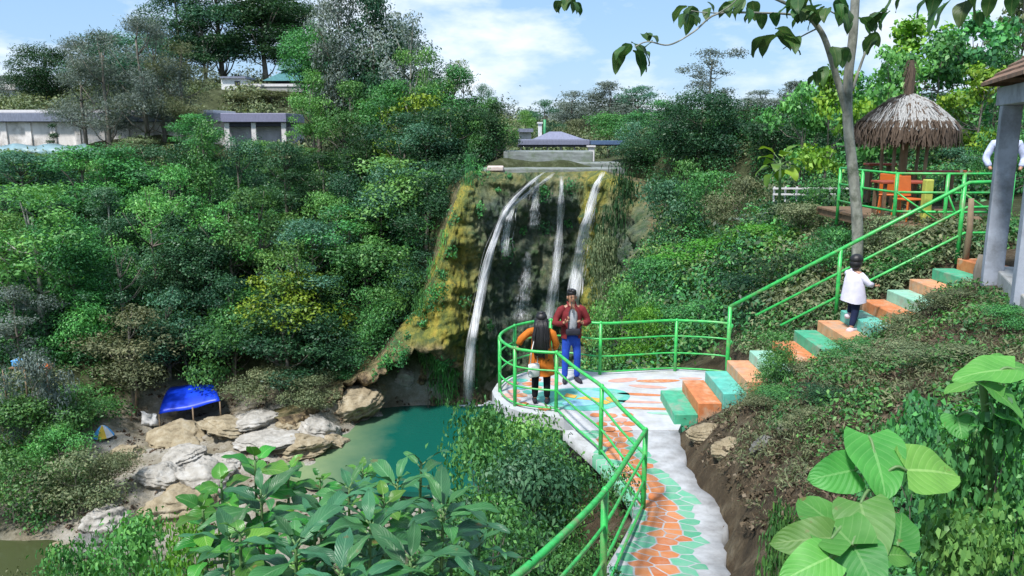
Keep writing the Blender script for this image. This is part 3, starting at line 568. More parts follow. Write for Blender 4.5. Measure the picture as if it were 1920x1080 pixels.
# painted pond with a yellow and blue fish, orange scales round it
flat(mb, ell((1.25,13.55), .85, .62, 26, .1, .08), .016, 2)
flat(mb, ell((1.45,13.75), .30, .2, 16, -.5), .020, 5); flat(mb, ell((1.2,13.3), .34, .17, 16, .2), .020, 5)
flat(mb, [(1.12,13.5),(1.35,13.42),(1.62,13.2),(1.72,13.3),(1.52,13.52),(1.3,13.62)], .024, 4); flat(mb, [(.92,13.62),(1.1,13.52),(1.16,13.66),(.98,13.8)], .024, 4); flat(mb, ell((1.75,13.45), .09, .16, 10, .4), .024, 4)
rs = random.Random(8)
def cells(x0, x1, y0, y1, st, mats, z, keep):
    ny_ = int((y1 - y0) / st / .86)
    for j in range(ny_):
        for i in range(int((x1 - x0) / st)):
            c = (x0 + (i + .5 * (j % 2)) * st + rs.uniform(-.03, .03), y0 + j * st * .86 + rs.uniform(-.03, .03))
            if keep(*c): flat(mb, ell(c, st * .46, st * .43, 7, rs.uniform(0, 3), .08, rs.uniform(0, 6)), z, rs.choice(mats))
cells(-.1, 1.15, 12.75, 14.9, .27, [1,1,6,1,6,2], .018, lambda x, y: (x - .9) ** 2 + (y - 13.9) ** 2 < 1.05 and ((x - 1.25) / .98) ** 2 + ((y - 13.55) / .74) ** 2 > 1)
cells(1.3, 2.2, 12.05, 13.0, .24, [1,6,1,1], .018, lambda x, y: x < 1.45 + (y - 12) * .55 + .5 and x > 1.35)
for (x, y, a, b, r, m) in [(2.75,14.55,.42,.10,.05,1),(2.5,14.2,.35,.09,-.2,6),(2.3,13.75,.42,.07,-.15,1),(2.2,13.35,.5,.06,-.12,6),(2.35,13.0,.5,.06,-.1,1),(3.1,13.95,.3,.2,.2,7),(2.1,14.6,.3,.12,.3,6),(3.4,14.7,.22,.07,0,6),(2.55,12.75,.3,.06,-.15,7)]:
    flat(mb, ell((x, y), a, b, 18, r, .05), .016, m)
plat = mb.build('viewing_platform', [SLAB, P_OR, P_TE, P_GR, P_YE, P_BL, P_PK, P_TEL])
tag(plat, 'rounded concrete viewing platform with painted fish pond and orange scales', 'platform')
st = empty('staircase', (2.6, 12.25, 0), 'painted concrete stairs of alternating green and orange steps climbing to the terrace', 'stairs')
for i in range(14):
    mb = MB(); j = .03 * math.sin(i * 2.3); zt = .18 * (i + 1); zb = zt - .18 - .34
    mb.box((.38 * i + .19, .62 + j, (zt + zb) / 2 + (.2 if i == 0 else 0) * 0), (.378, 1.24, zt - zb), bev=.012, rz=.0)
    g = (P_GR, P_TEL, P_TE)[i % 3] if i % 2 == 0 else (P_OR, P_ORL)[(i // 2) % 2]
    mb.build('step', g, st)
# ---------------------------------------------------------------- green pipe railings
def cr(pts, n=6):
    pts = [Vector(p) for p in pts]; o = []
    for i in range(len(pts) - 1):
        a, b, c, d = pts[max(i - 1, 0)], pts[i], pts[i + 1], pts[min(i + 2, len(pts) - 1)]
        for k in range(n):
            t = k / n; o.append(.5 * (2 * b + (c - a) * t + (2 * a - 5 * b + 4 * c - d) * t * t + (3 * b - 3 * c + d - a) * t ** 3))
    return o + [pts[-1]]
RAIL = [(3.84,13.82,0),(4.02,14.4,0),(4.12,14.95,0),(3.2,15.2,0),(2.4,15.07,0),(1.7,14.97,0),(1.15,15.2,0),(.75,15.22,0),(.38,15.08,0),(.05,14.75,0),(-.16,14.3,0),(-.22,13.9,0),(-.14,13.5,0),(.05,13.14,0),(.36,12.95,0),(.74,12.86,0)]
RAIL2 = [(.74,12.86,0),(1.0,11.95,0),(1.29,11.06,0),(1.46,10.1,0.0),(1.62,9.24,.03)]
RAIL3 = [(1.62,9.24,.03),(1.2,7.8,.3),(.78,6.3,.62),(.3,4.95,.9),(-.25,3.7,1.12)]
rl = empty('railing', (1.7, 14.97, 0), 'green pipe railing curving round the viewing platform and down along the painted path', 'railing')
rl.location = (0, 0, 0)
for hh, r_ in ((1.03, .028), (.72, .017), (.38, .017), (.07, .017)):
    for seg in (cr(RAIL), cr(RAIL2), cr(RAIL3)):
        mb = MB(); mb.tube([p + Vector((0, 0, hh)) for p in seg], r_, 8); mb.build('top_rail' if hh > 1 else 'rail', GREENP, rl, True)
for (x, y, z) in [RAIL[3], RAIL[5], RAIL[7], RAIL[9], RAIL[11], RAIL[13], RAIL[15], RAIL2[2], RAIL2[4], (.78,6.3,.62), (-.25,3.7,1.12)]:
    mb = MB(); mb.tube([(x, y, z - .3), (x, y, z + 1.04)], .032, 8); mb.ball((x, y, z + 1.04), .034, 8, 5); mb.build('post', GREENP, rl, True)
sr = empty('stair_railing', (0, 0, 0), 'green pipe railing rising along the far side of the painted stairs to the concrete pillar', 'railing')
A_, B_ = Vector((3.82, 13.75, 1.62)), Vector((7.75, 13.7, 3.78))
for k, dz in enumerate((0, -.42, -.86)):
    a = A_ + Vector((.0 if k == 0 else (.45 if k == 1 else .9), 0, dz + (0 if k == 0 else (.26 if k == 1 else .52)))); b = B_ + Vector((0, 0, dz))
    mb = MB(); mb.tube([a, b, b + Vector((.55, -.1, .02))], .034 if k == 0 else .024, 8); mb.build('top_rail' if k == 0 else 'rail', GREENP, sr, True)
for t_ in (0, .47, .98):
    p = A_.lerp(B_, t_); mb = MB(); mb.tube([(p.x, p.y, p.z - (1.75 if t_ == 0 else 1.35)), p], .036, 8); mb.build('post', GREENP, sr, True)
# ---------------------------------------------------------------- people
def skin(name, nodes, edges, mat, parent, sub=2, root=0, extra=None):
    me = bpy.data.meshes.new(name); me.from_pydata([n[:3] for n in nodes], edges, []); o = mobj(name, me)
    s = o.modifiers.new('s', 'SKIN'); s.use_smooth_shade = True; o.modifiers.new('ss', 'SUBSURF').levels = sub
    for i, n in enumerate(nodes):
        sv = me.skin_vertices[0].data[i]; sv.radius = (n[3], n[4] if len(n) > 4 else n[3]); sv.use_root = (i == root)
    dg = bpy.context.evaluated_depsgraph_get(); me2 = bpy.data.meshes.new_from_object(o.evaluated_get(dg)); me2.name = name; bpy.data.objects.remove(o)
    if extra:
        bm = bmesh.new(); bm.from_mesh(me2); tmp = bpy.data.meshes.new('t'); tmp.from_pydata(extra.v, [], extra.f); bm.from_mesh(tmp); bm.to_mesh(me2); bm.free(); bpy.data.meshes.remove(tmp)
    for p in me2.polygons: p.use_smooth = True
    me2.materials.clear(); return mobj(name, me2, mat, parent)
def chain(a, b): return [(i, i + 1) for i in range(a, b)]
def hand(mb, wrist, fwd, side, scale=1.0, curl=.6):
    """palm with five unequal, bent fingers"""
    w_, f, s = Vector(wrist), Vector(fwd).normalized(), Vector(side); s = (s - f * s.dot(f)).normalized(); n = f.cross(s)
    mb.tube([w_, w_ + f * .035 * scale, w_ + f * .085 * scale], [.024 * scale, .038 * scale, .036 * scale], 8, 0, .5)
    for k, ln in enumerate((.066, .075, .070, .055)):
        b = w_ + f * .082 * scale + s * (.027 - .018 * k) * scale; m_ = b + (f * math.cos(curl * .5) - n * math.sin(curl * .5)) * ln * .5 * scale; e = m_ + (f * math.cos(curl * 1.5) - n * math.sin(curl * 1.5)) * ln * .5 * scale
        mb.tube([b, m_, e], [.0095 * scale, .0085 * scale, .006 * scale], 6)
    b = w_ + f * .025 * scale + s * .03 * scale; m_ = b + (s * .8 + f * .6 - n * .3) * .033 * scale; mb.tube([b, m_, m_ + (f * .9 - n * .5) * .03 * scale], [.012 * scale, .0105 * scale, .007 * scale], 6)
SKIN = plain('brown skin', (.36,.19,.115), .5, .06, 20, 0); HAIR = plain('black hair', (.010,.009,.010), .45, .3, 30, .2, stretch=(4,4,.6))
def cloth(name, c, v=.18): return plain(name, c, .85, v, 10, .35, spec=.2)
SHOE = cloth('dark shoes', (.03,.03,.04)); EYES = plain('dark eyes', (.02,.015,.012), .3, .1, 5, 0); LIPS = plain('lips', (.32,.10,.08), .5, .1, 5, 0)
def face(root, c, hr, dy=-1):
    for s in (-1, 1):
        mb = MB(); mb.ball((c[0] + s * .034, c[1] - hr * .93, c[2] + .01), (.013, .008, .008), 8, 5); mb.build('eye', EYES, root, True)
        mb = MB(); mb.tube([(c[0] + s * .018, c[1] - hr * .97, c[2] + .032), (c[0] + s * .052, c[1] - hr * .85, c[2] + .034)], .005, 5); mb.build('eyebrow', HAIR, root, True)
    mb = MB(); mb.ball((c[0], c[1] - hr * .93, c[2] - .062), (.024, .008, .008), 8, 5); mb.build('mouth', LIPS, root, True)
def shoe(root, x, y, z, rz, mat, L_=.27, w_=.05):
    mb = MB(); M = Matrix.Rotation(rz, 3, 'Z')
    for pts, r in (([(0, .07, .045), (0, .0, .05), (0, -.1, .038), (0, -.18, .03)], [.038, .045, .044, .026]),):
        mb.tube([Vector((x, y, z)) + M @ Vector(p) for p in pts], r, 10)
    return mb.build('shoe', mat, root, True)
# man, standing by the back rail, facing the camera, both hands at his jacket front
man = empty('person', (1.10, 14.5, .016), 'man in maroon jacket and blue jeans facing the camera, hands at his chest', 'person', 'visitors on the platform and stairs', R(8))
hb = MB(); hand(hb, (-.155, -.20, 1.19), (.45, -.25, .5), (0, -.6, .6), 1.0, 1.1); hand(hb, (.155, -.20, 1.17), (-.45, -.25, .45), (0, -.6, .6), 1.0, 1.1)
hb.tube([(0,-.112,1.615),(0,-.128,1.60)], [.014,.012], 6)
for s in (-1, 1): hb.ball((s * .083, -.01, 1.615), (.014, .025, .036), 8, 6)
skin('body', [(0,0,.93,.12,.09),(0,0,1.12,.11,.085),(0,.01,1.32,.14,.09),(0,.01,1.44,.09,.07),(0,.0,1.51,.05,.05),(0,-.02,1.575,.068,.078),(0,-.015,1.645,.078,.092),(0,-.01,1.715,.062,.072),
 (-.17,.01,1.40,.055),(-.29,-.02,1.15,.042),(-.16,-.19,1.185,.028),(.17,.01,1.40,.055),(.30,-.02,1.14,.042),(.16,-.19,1.165,.028),
 (-.09,0,.88,.085),(-.10,-.01,.50,.058),(-.105,.02,.09,.042),(.09,0,.88,.085),(.115,-.02,.50,.058),(.12,.02,.09,.042)],
 chain(0,7) + [(3,8),(8,9),(9,10),(3,11),(11,12),(12,13),(0,14),(14,15),(15,16),(0,17),(17,18),(18,19)], SKIN, man, 2, 0, hb)
skin('shirt', [(0,0,.93,.135,.105),(0,-.005,1.12,.135,.108),(0,0,1.32,.15,.11),(0,.01,1.42,.10,.08),(0,0,1.475,.06,.06)], chain(0,4), cloth('grey shirt', (.40,.42,.45)), man)
# open jacket: back, two fronts, sleeves, all one shell with the front left open
J = cloth('maroon jacket', (.16,.022,.025), .3); mb = MB(); zs = [.86,.95,1.1,1.25,1.36,1.43,1.47]; rx = [.195,.195,.19,.205,.20,.15,.085]; ry = [.145,.14,.14,.145,.13,.105,.08]
V, F = [], []; gap = [.62,.56,.50,.46,.40,.34,.3]; nn_ = 22
for z, a, b_, g_ in zip(zs, rx, ry, gap):
    for k in range(nn_):
        q = -math.pi / 2 + g_ + (2 * math.pi - 2 * g_) * k / (nn_ - 1); V.append((a * math.cos(q), b_ * math.sin(q) * (1.02 + .05 * math.sin(5 * q + z * 9)), z))
F = [(i * nn_ + k, i * nn_ + k + 1, (i + 1) * nn_ + k + 1, (i + 1) * nn_ + k) for i in range(len(zs) - 1) for k in range(nn_ - 1)]
mb.add(V, F)
for s in (-1, 1): mb.tube([(s * .13,.01,1.415),(s * .20,.0,1.38),(s * .27,-.005,1.25),(s * .315,-.02,1.14),(s * .25,-.10,1.145),(s * .185,-.17,1.17)], [.07,.078,.07,.066,.058,.05], 10)
mb.tube([(-.07,-.075,1.46),(-.07,.04,1.52),(0,.085,1.535),(.07,.04,1.52),(.07,-.075,1.46)], .02, 6)
mb.build('jacket', J, man, True)
mb = MB(); mb.tube([(-.03,-.125,1.56),(-.025,-.14,1.47),(-.02,-.15,1.36)], [.018,.022,.014], 8, 0, .5); mb.build('scarf', HAIR, man, True)
mb = MB(); mb.box((.0,-.165,1.0), (.27,.09,.12), bev=.03); mb.tube([(.13,-.15,1.04),(.2,0,1.1),(.13,.15,1.2)], .012, 6); mb.build('waist_bag', SHOE, man, True)
JE = cloth('blue jeans', (.022,.07,.42), .25)
skin('jeans', [(0,0,.96,.155,.118),(0,0,.88,.15,.115),(-.095,0,.78,.092),(-.105,-.01,.50,.073),(-.108,.015,.28,.064),(-.11,.02,.075,.062),(.095,0,.78,.092),(.118,-.02,.50,.073),(.122,.01,.28,.064),(.125,.02,.075,.062)], [(0,1),(1,2),(2,3),(3,4),(4,5),(1,6),(6,7),(7,8),(8,9)], JE, man)
for s, x in ((-1, -.11), (1, .125)): shoe(man, x, .0, 0, s * .25, SHOE)
mb = MB(); V, F = [], []
mb.ball((0,.008,1.70), (.092,.104,.082), 14, 9); mb.ball((0,.045,1.655), (.086,.08,.085), 12, 8); mb.ball((.015,-.05,1.745), (.062,.05,.036), 10, 6); mb.ball((-.03,-.03,1.76), (.05,.06,.03), 10, 6); mb.build('hair', HAIR, man, True)
face(man, (0,-.015,1.632), .092)
# woman, back to the camera, by the front of the rail
wom = empty('person', (.50, 13.28, .016), 'woman from behind in orange tunic with long black hair at the green rail', 'person', 'visitors on the platform and stairs', R(176))
hb = MB(); hand(hb, (.40,.10,1.03), (.35,.5,-.25), (-.3,.5,.2), .9, .9); hand(hb, (-.22,-.12,.90), (.1,-.5,-.6), (.5,0,.2), .9, .8)
skin('body', [(0,0,.86,.115,.09),(0,0,1.03,.095,.075),(0,.0,1.20,.115,.08),(0,0,1.31,.075,.06),(0,0,1.37,.043,.043),(0,-.02,1.43,.062,.07),(0,-.015,1.495,.072,.084),(0,-.01,1.56,.056,.066),
 (.15,0,1.275,.044),(.33,.06,1.17,.034),(.395,.095,1.04,.023),(-.15,0,1.275,.044),(-.25,.01,1.06,.034),(-.22,-.11,.91,.023),
 (.085,0,.80,.08),(.095,0,.45,.053),(.10,.02,.08,.036),(-.085,0,.80,.08),(-.095,-.01,.45,.053),(-.10,.02,.08,.036)],
 chain(0,7) + [(3,8),(8,9),(9,10),(3,11),(11,12),(12,13),(0,14),(14,15),(15,16),(0,17),(17,18),(18,19)], SKIN, wom, 2, 0, hb)
OR = cloth('orange cloth', (.50,.145,.018), .22); mb = MB()
zs = [.52,.60,.75,.92,1.05,1.2,1.29,1.335]; rx = [.225,.222,.205,.185,.165,.17,.15,.075]; ry = [.165,.16,.15,.135,.12,.125,.105,.065]; V = []
for z, a, b_ in zip(zs, rx, ry):
    for k in range(24):
        q = 2 * math.pi * k / 24; f_ = 1 + .05 * math.sin(6 * q + z * 3) * (1.3 - z); V.append((a * math.cos(q) * f_, b_ * math.sin(q) * f_, z))
mb.add(V, [(i * 24 + k, i * 24 + (k + 1) % 24, (i + 1) * 24 + (k + 1) % 24, (i + 1) * 24 + k) for i in range(len(zs) - 1) for k in range(24)])
mb.tube([(.11,0,1.29),(.20,.01,1.265),(.30,.045,1.19),(.345,.065,1.15),(.385,.09,1.06)], [.062,.066,.062,.060,.05], 10); mb.tube([(-.11,0,1.29),(-.19,0,1.24),(-.255,.01,1.06),(-.235,-.07,.97)], [.062,.066,.06,.048], 10)
mb.build('tunic', OR, wom, True)
BK = cloth('black trousers', (.008,.008,.012)); skin('trousers', [(0,0,.86,.13,.10),(.09,0,.72,.09),(.10,0,.45,.07),(.105,.015,.09,.056),(-.09,0,.72,.09),(-.10,-.01,.45,.07),(-.105,.015,.09,.056)], [(0,1),(1,2),(2,3),(0,4),(4,5),(5,6)], BK, wom)
for s in (-1, 1): shoe(wom, s * .105, .0, 0, s * .12, SHOE, .24)
mb = MB(); mb.ball((0,.012,1.525), (.098,.108,.095), 14, 9)
mb.tube([(0,.03,1.50),(0,.085,1.38),(0,.125,1.22),(.005,.15,1.05),(.01,.15,.93),(.012,.14,.86)], [.07,.074,.074,.07,.055,.025], 14, 0, 1.75); 
rs0 = random.Random(5)
for k in range(46):
    x0 = rs0.uniform(-.12, .12); l0 = rs0.uniform(.78, 1.0); yb = .16 + .03 * math.cos(x0 * 12) + rs0.uniform(-.012, .016)
    mb.tube([(x0 * .55, .09 + .03 * math.cos(x0 * 9), 1.50), (x0 * .95, yb - .045, 1.37), (x0 * 1.12 + rs0.uniform(-.015, .015), yb, 1.20), (x0 * 1.1 + rs0.uniform(-.02, .02), yb + .015, 1.03), (x0 * .8 + rs0.uniform(-.03, .03), yb, .82 + (1 - l0) * .9)], [.012, .015, .014, .011, .003], 5)
mb.build('hair', HAIR, wom, True)
mb = MB(); mb.ball((.0,.05,1.605), (.036,.036,.028), 10, 7); mb.tube([(-.07,.02,1.60),(0,.0,1.615),(.07,.02,1.60)], [.012,.016,.012], 6); mb.build('hair_bun', HAIR, wom, True)
face(wom, (0,-.015,1.485), .084)
WB = cloth('white cloth', (.68,.68,.68), .1)
bag = MB(); bag.box((0,0,0), (.20,.10,.24), bev=.035); bag.tube([(-.07,0,.11),(-.05,.0,.32),(0,.0,.52),(.06,-.01,.32),(.07,0,.11)], .009, 6)
bo = bag.build('shoulder_bag', WB, None, True, (.37, 13.10, .66)); bo.rotation_euler = (0, 0, .5); tag(bo, 'white shoulder bag hanging at the hip of the woman in orange', 'bag')
# child climbing the stairs, seen from behind
zc = float(stair_z(5.55))
kid = empty('person', (5.56, 12.85, zc), 'small child in white jacket and dark trousers climbing the painted stairs', 'person', 'visitors on the platform and stairs', R(128)); kid.scale = (1.1, 1.1, 1.1)
hb = MB(); hand(hb, (.13,-.27,.93), (.2,-.6,.35), (.4,0,.3), .62, .8); hand(hb, (-.27,-.10,.72), (-.4,-.5,.1), (.2,-.3,.5), .62, .8)
skin('body', [(0,0,.56,.085,.07),(0,-.01,.70,.08,.065),(0,-.02,.83,.085,.065),(0,-.02,.90,.05,.045),(0,-.025,.94,.034,.034),(0,-.04,1.0,.066,.072),(0,-.04,1.065,.076,.084),(0,-.035,1.12,.058,.064),
 (.11,-.02,.87,.034),(.15,-.16,.85,.028),(.135,-.26,.925,.018),(-.11,-.02,.87,.034),(-.21,-.03,.74,.028),(-.26,-.10,.72,.018),
 (.06,0,.52,.062),(.07,-.12,.38,.045),(.065,-.06,.23,.030),(-.06,0,.52,.062),(-.065,.02,.28,.045),(-.065,.10,.06,.030)],
 chain(0,7) + [(3,8),(8,9),(9,10),(3,11),(11,12),(12,13),(0,14),(14,15),(15,16),(0,17),(17,18),(18,19)], SKIN, kid, 2, 0, hb)
mb = MB(); zs = [.46,.52,.64,.78,.87,.915]; rx = [.185,.18,.16,.145,.12,.06]; ry = [.155,.15,.13,.115,.09,.05]; V = []
for z, a, b_ in zip(zs, rx, ry):
    for k in range(20):
        q = 2 * math.pi * k / 20; f_ = 1 + .05 * math.sin(5 * q + z * 7); V.append((a * math.cos(q) * f_, -.015 + b_ * math.sin(q) * f_, z + .015 * math.sin(q * 2)))
mb.add(V, [(i * 20 + k, i * 20 + (k + 1) % 20, (i + 1) * 20 + (k + 1) % 20, (i + 1) * 20 + k) for i in range(len(zs) - 1) for k in range(20)])
mb.tube([(.08,-.02,.875),(.125,-.04,.865),(.155,-.15,.85),(.14,-.235,.905)], [.046,.052,.048,.038], 9); mb.tube([(-.08,-.02,.875),(-.14,-.02,.82),(-.21,-.035,.745),(-.245,-.085,.73)], [.046,.052,.046,.038], 9)
mb.build('jacket', cloth('lilac white jacket', (.60,.58,.70), .1), kid, True)
NV = cloth('navy trousers', (.012,.018,.05)); skin('trousers', [(0,0,.56,.10,.085),(.06,-.01,.50,.072),(.07,-.12,.38,.056),(.066,-.065,.25,.046),(-.06,.0,.48,.072),(-.065,.02,.28,.056),(-.065,.09,.09,.046)], [(0,1),(1,2),(2,3),(0,4),(4,5),(5,6)], NV, kid)
WS = cloth('pale pink shoes', (.62,.52,.58)); s1 = shoe(kid, .066, -.06, .175, 0, WS); s2 = shoe(kid, -.065, .10, 0, 0, WS)
mb = MB(); mb.ball((0,-.025,1.085), (.094,.10,.088), 14, 9); mb.ball((0,.0,1.02), (.09,.075,.085), 12, 8); mb.build('hair', HAIR, kid, True); face(kid, (0,-.04,1.05), .082)
# visitor mostly hidden behind the concrete pillar on the terrace
hid = atY(1880, 330, 14.6); hz_ = h1(hid.x, hid.y)
vis = empty('person', (hid.x, hid.y, 3.05), 'visitor in white and blue shirt mostly hidden behind the concrete pillar', 'person', 'visitors on the platform and stairs', R(-20))
skin('body', [(0,0,.90,.12,.09),(0,0,1.15,.11,.085),(0,0,1.36,.12,.08),(0,0,1.47,.05),(0,0,1.56,.078,.088),(0,0,1.64,.066,.07),(-.18,0,1.36,.05),(-.30,-.02,1.08,.04),(-.22,-.16,.9,.03),(.18,0,1.36,.05),(.30,-.02,1.08,.04),(.22,-.16,.9,.03),(-.09,0,.8,.08),(-.1,0,.45,.06),(-.1,.02,.06,.04),(.09,0,.8,.08),(.1,0,.45,.06),(.1,.02,.06,.04)],
 chain(0,5) + [(2,6),(6,7),(7,8),(2,9),(9,10),(10,11),(0,12),(12,13),(13,14),(0,15),(15,16),(16,17)], SKIN, vis)
skin('shirt', [(0,0,.88,.17,.13),(0,0,1.15,.16,.12),(0,0,1.36,.16,.11),(0,0,1.45,.07),(-.2,0,1.37,.075),(-.31,-.02,1.10,.068),(-.24,-.13,.95,.055),(.2,0,1.37,.075),(.31,-.02,1.10,.068),(.24,-.13,.95,.055)], chain(0,3) + [(2,4),(4,5),(5,6),(2,7),(7,8),(8,9)], cloth('white and blue shirt', (.45,.50,.68), .35), vis)
skin('trousers', [(0,0,.9,.15,.11),(-.09,0,.75,.095),(-.1,0,.45,.075),(-.1,.02,.06,.06),(.09,0,.75,.095),(.1,0,.45,.075),(.1,.02,.06,.06)], [(0,1),(1,2),(2,3),(0,4),(4,5),(5,6)], cloth('brown trousers', (.07,.035,.025)), vis)
mb = MB(); mb.ball((0,.01,1.63), (.088,.095,.08)); mb.build('hair', HAIR, vis, True)
# ---------------------------------------------------------------- terrace: deck, fence, table, thatched parasol
dz = 2.86
WOOD = plain('brown timber', (.16,.10,.055), .85, .35, 8, .4, stretch=(1,6,1)); BAMB = plain('grey brown bamboo', (.22,.16,.10), .8, .3, 9, .3, stretch=(1,1,.3)); REDP = plain('red paint', (.30,.06,.03), .55, .2, 6, .15); ORP = plain('orange plastic', (.55,.13,.02), .45, .1, 6, .05); YEP = plain('yellow green paint', (.42,.44,.08), .6, .2, 6, .1)
THG = plain('grey dry thatch', (.30,.30,.29), .95, .4, 14, .3, stretch=(3,3,.5)); THB = plain('brown dry thatch', (.085,.060,.042), .95, .45, 14, .3, stretch=(3,3,.5))
a = atZ(1630, 412, dz); b = atZ(1850, 425, dz)
dk = empty('deck', (0, 0, 0), 'brown timber deck behind the green fence at the top of the stairs', 'deck'); mb = MB()
for k in range(14): mb.box(((a.x + 10.9) / 2 + .1, 15.55 + k * .3, dz - .03), (10.9 - a.x, .27, .05), bev=.008)
mb.build('planks', WOOD, dk); mb = MB()
for x in (a.x + .2, 9.0, 10.7): mb.box((x, 17.6, dz - .13), (.12, 4.2, .14))
mb.build('bearers', WOOD, dk)
fn = empty('deck_fence', (0, 0, 0), 'green pipe fence round the timber deck with crossed lower rails', 'fence')
FP = [(a.x + .05, 18.2), (a.x, 16.9), (a.x + .1, 15.6), (a.x + 1.0, 15.45), (8.6, 15.4), (9.6, 15.5)]
for (x, y) in FP: mb = MB(); mb.tube([(x, y, dz - .3), (x, y, dz + .98)], .036, 8); mb.build('post', GREENP, fn, True)
for hh in (.98, .62, .25):
    mb = MB(); mb.tube([(x, y, dz + hh) for x, y in FP], .024, 8); mb.build('rail', GREENP, fn, True)
for (p, q) in ((FP[2], FP[3]), (FP[3], FP[4]), (FP[4], FP[5])):
    mb = MB(); mb.tube([(p[0], p[1] - .03, dz + .62), (q[0], q[1] - .03, dz + .0)], .018, 6); mb.build('cross_rail', GREENP, fn, True)
yp = atY(1735, 400, 15.9); mb = MB(); mb.box((yp.x, 15.9, dz + .42), (.16, .16, .86), bev=.02); tag(mb.build('yellow_post', YEP), 'short yellow green square post on the timber deck behind the stair rail', 'post')
tb = empty('table', (atY(1690, 330, 16.9).x, 16.9, dz), 'red topped wooden table on the timber deck under the thatched parasol', 'table'); mb = MB(); mb.box((0, 0, .74), (1.0, .6, .05), bev=.012); mb.build('table_top', REDP, tb)
for sx_ in (-.42, .42):
    for sy in (-.22, .22): mb = MB(); mb.box((sx_, sy, .355), (.06, .06, .715)); mb.build('leg', WOOD, tb)
for px, yy, lab, rz in ((1703, 16.3, 'orange plastic chair in front of the red table on the deck', .3), (1668, 17.6, 'second orange chair, behind the red table and half hidden by the fence', 2.6)):
    ch = empty('chair', (atY(px, 380, yy).x, yy, dz), lab, 'chair', 'orange chairs on the deck', rz); mb = MB(); mb.box((0, 0, .43), (.42, .42, .04), bev=.015); mb.build('seat', ORP, ch); mb = MB(); mb.box((0, .2, .68), (.42, .035, .42), rx=-.12, bev=.012); mb.build('backrest', ORP, ch)
    for sx_ in (-.18, .18):
        for sy in (-.18, .18): mb = MB(); mb.tube([(sx_, sy, .41), (sx_ * 1.15, sy * 1.15, 0)], .02, 6); mb.build('leg', ORP, ch)
def bench(px, py, Y, w_, lab):
    p = atY(px, py, Y); b_ = empty('bench', (p.x, Y, dz), lab, 'bench', 'red benches on the terrace'); mb = MB(); mb.box((0, 0, p.z - dz), (w_, .35, .06), bev=.012); mb.build('seat', REDP, b_)
    for s in (-1, 1): mb = MB(); mb.box((s * w_ * .38, 0, (p.z - dz) / 2 - .016), (.07, .3, p.z - dz - .066)); mb.build('leg', WOOD, b_)
bench(1650, 308, 20.5, .7, 'narrow dark red bench left of the thatched parasol post'); bench(1745, 322, 19.2, 1.2, 'long dark red bench right of the thatched parasol post'); bench(1810, 322, 22, 1.2, 'farthest red bench near the right edge of the terrace')
hx = atY(1693, 300, 19.2); hut = empty('thatched_parasol', (hx.x, 19.2, dz), 'round thatched parasol of grey and brown palm leaves with a dark spire', 'parasol')
rng = np.random.default_rng(77)
za = atY(1693, 178, 19.2).z - dz; ze = atY(1693, 238, 19.2).z - dz; RR = 1.08
V, F, MI = [], [], []
for lay in range(7):
    n_ = 110 + lay * 80
    for k in range(n_):
        q = rng.uniform(0, 2 * np.pi); f0 = lay / 7; f1 = min(1.04, f0 + rng.uniform(.22, .42)); last = lay > 4
        r0, r1 = RR * f0 ** .85, RR * f1 ** .85 + rng.normal(0, .03); z0 = za - (za - ze) * f0 ** 1.35 + .03 * rng.uniform(); z1 = za - (za - ze) * f1 ** 1.35 - rng.uniform(-.03, .06)
        q1 = q + rng.normal(0, .07); w_ = rng.uniform(.006, .017); pts = [(r0, q, z0), ((r0 + r1) / 2, (q + q1) / 2, (z0 + z1) / 2 + .05), (r1, q1, z1)]
        if last and rng.uniform() < .85: pts.append((r1 + rng.uniform(-.02, .06), q1 + rng.normal(0, .05), z1 - rng.uniform(.1, .45)))
        b0 = len(V)
        for i, (r_, q_, z_) in enumerate(pts):
            for s in (-1, 1): V.append((r_ * math.cos(q_) - s * w_ * math.sin(q_), r_ * math.sin(q_) + s * w_ * math.cos(q_), z_ + s * .006))
        for i in range(len(pts) - 1): F.append((b0 + 2 * i, b0 + 2 * i + 1, b0 + 2 * i + 3, b0 + 2 * i + 2)); MI.append(1 if (i == 2 or lay == 6 or rng.uniform() < .22) else 0)
for k in range(1100):   # hanging fringe
    q = rng.uniform(0, 2 * np.pi); r_ = RR * rng.uniform(.72, 1.03); z_ = ze + rng.uniform(-.02, .16); l_ = rng.uniform(.12, .50); w_ = rng.uniform(.006, .016); q1 = q + rng.normal(0, .04); b0 = len(V)
    for (rr1, qq, zz) in ((r_, q, z_), (r_ * rng.uniform(.93, 1.05), q1, z_ - l_)):
        for s in (-1, 1): V.append((rr1 * math.cos(qq) - s * w_ * math.sin(qq), rr1 * math.sin(qq) + s * w_ * math.cos(qq), zz))
    F.append((b0, b0 + 1, b0 + 3, b0 + 2)); MI.append(1)
me = arrays_mesh('thatch', V, F); me.polygons.foreach_set('material_index', np.array(MI, np.int32)); mobj('thatch', me, [THG, THB], hut)
mb = MB(); mb.tube([(0, 0, 0), (.02, 0, za + .02)], [.10, .08], 9); mb.build('pole', BAMB, hut, True)
for q in (.5, 2.2, 3.9, 5.4): mb = MB(); mb.tube([(.5 * math.cos(q), .5 * math.sin(q), 0), (.55 * math.cos(q), .55 * math.sin(q), ze + .15)], .04, 7); mb.build('pole', BAMB, hut, True)
mb = MB(); mb.tube([(0, 0, za - .05), (.01, 0, za + .45), (.0, 0, za + .78)], [.11, .10, .05], 8)
for k in range(40): q = rng.uniform(0, 6.28); z_ = rng.uniform(za, za + .8); mb.tube([(.08 * math.cos(q), .08 * math.sin(q), z_), (.17 * math.cos(q), .17 * math.sin(q), z_ - .22)], [.012, .004], 4)
mb.build('spire', THB, hut)
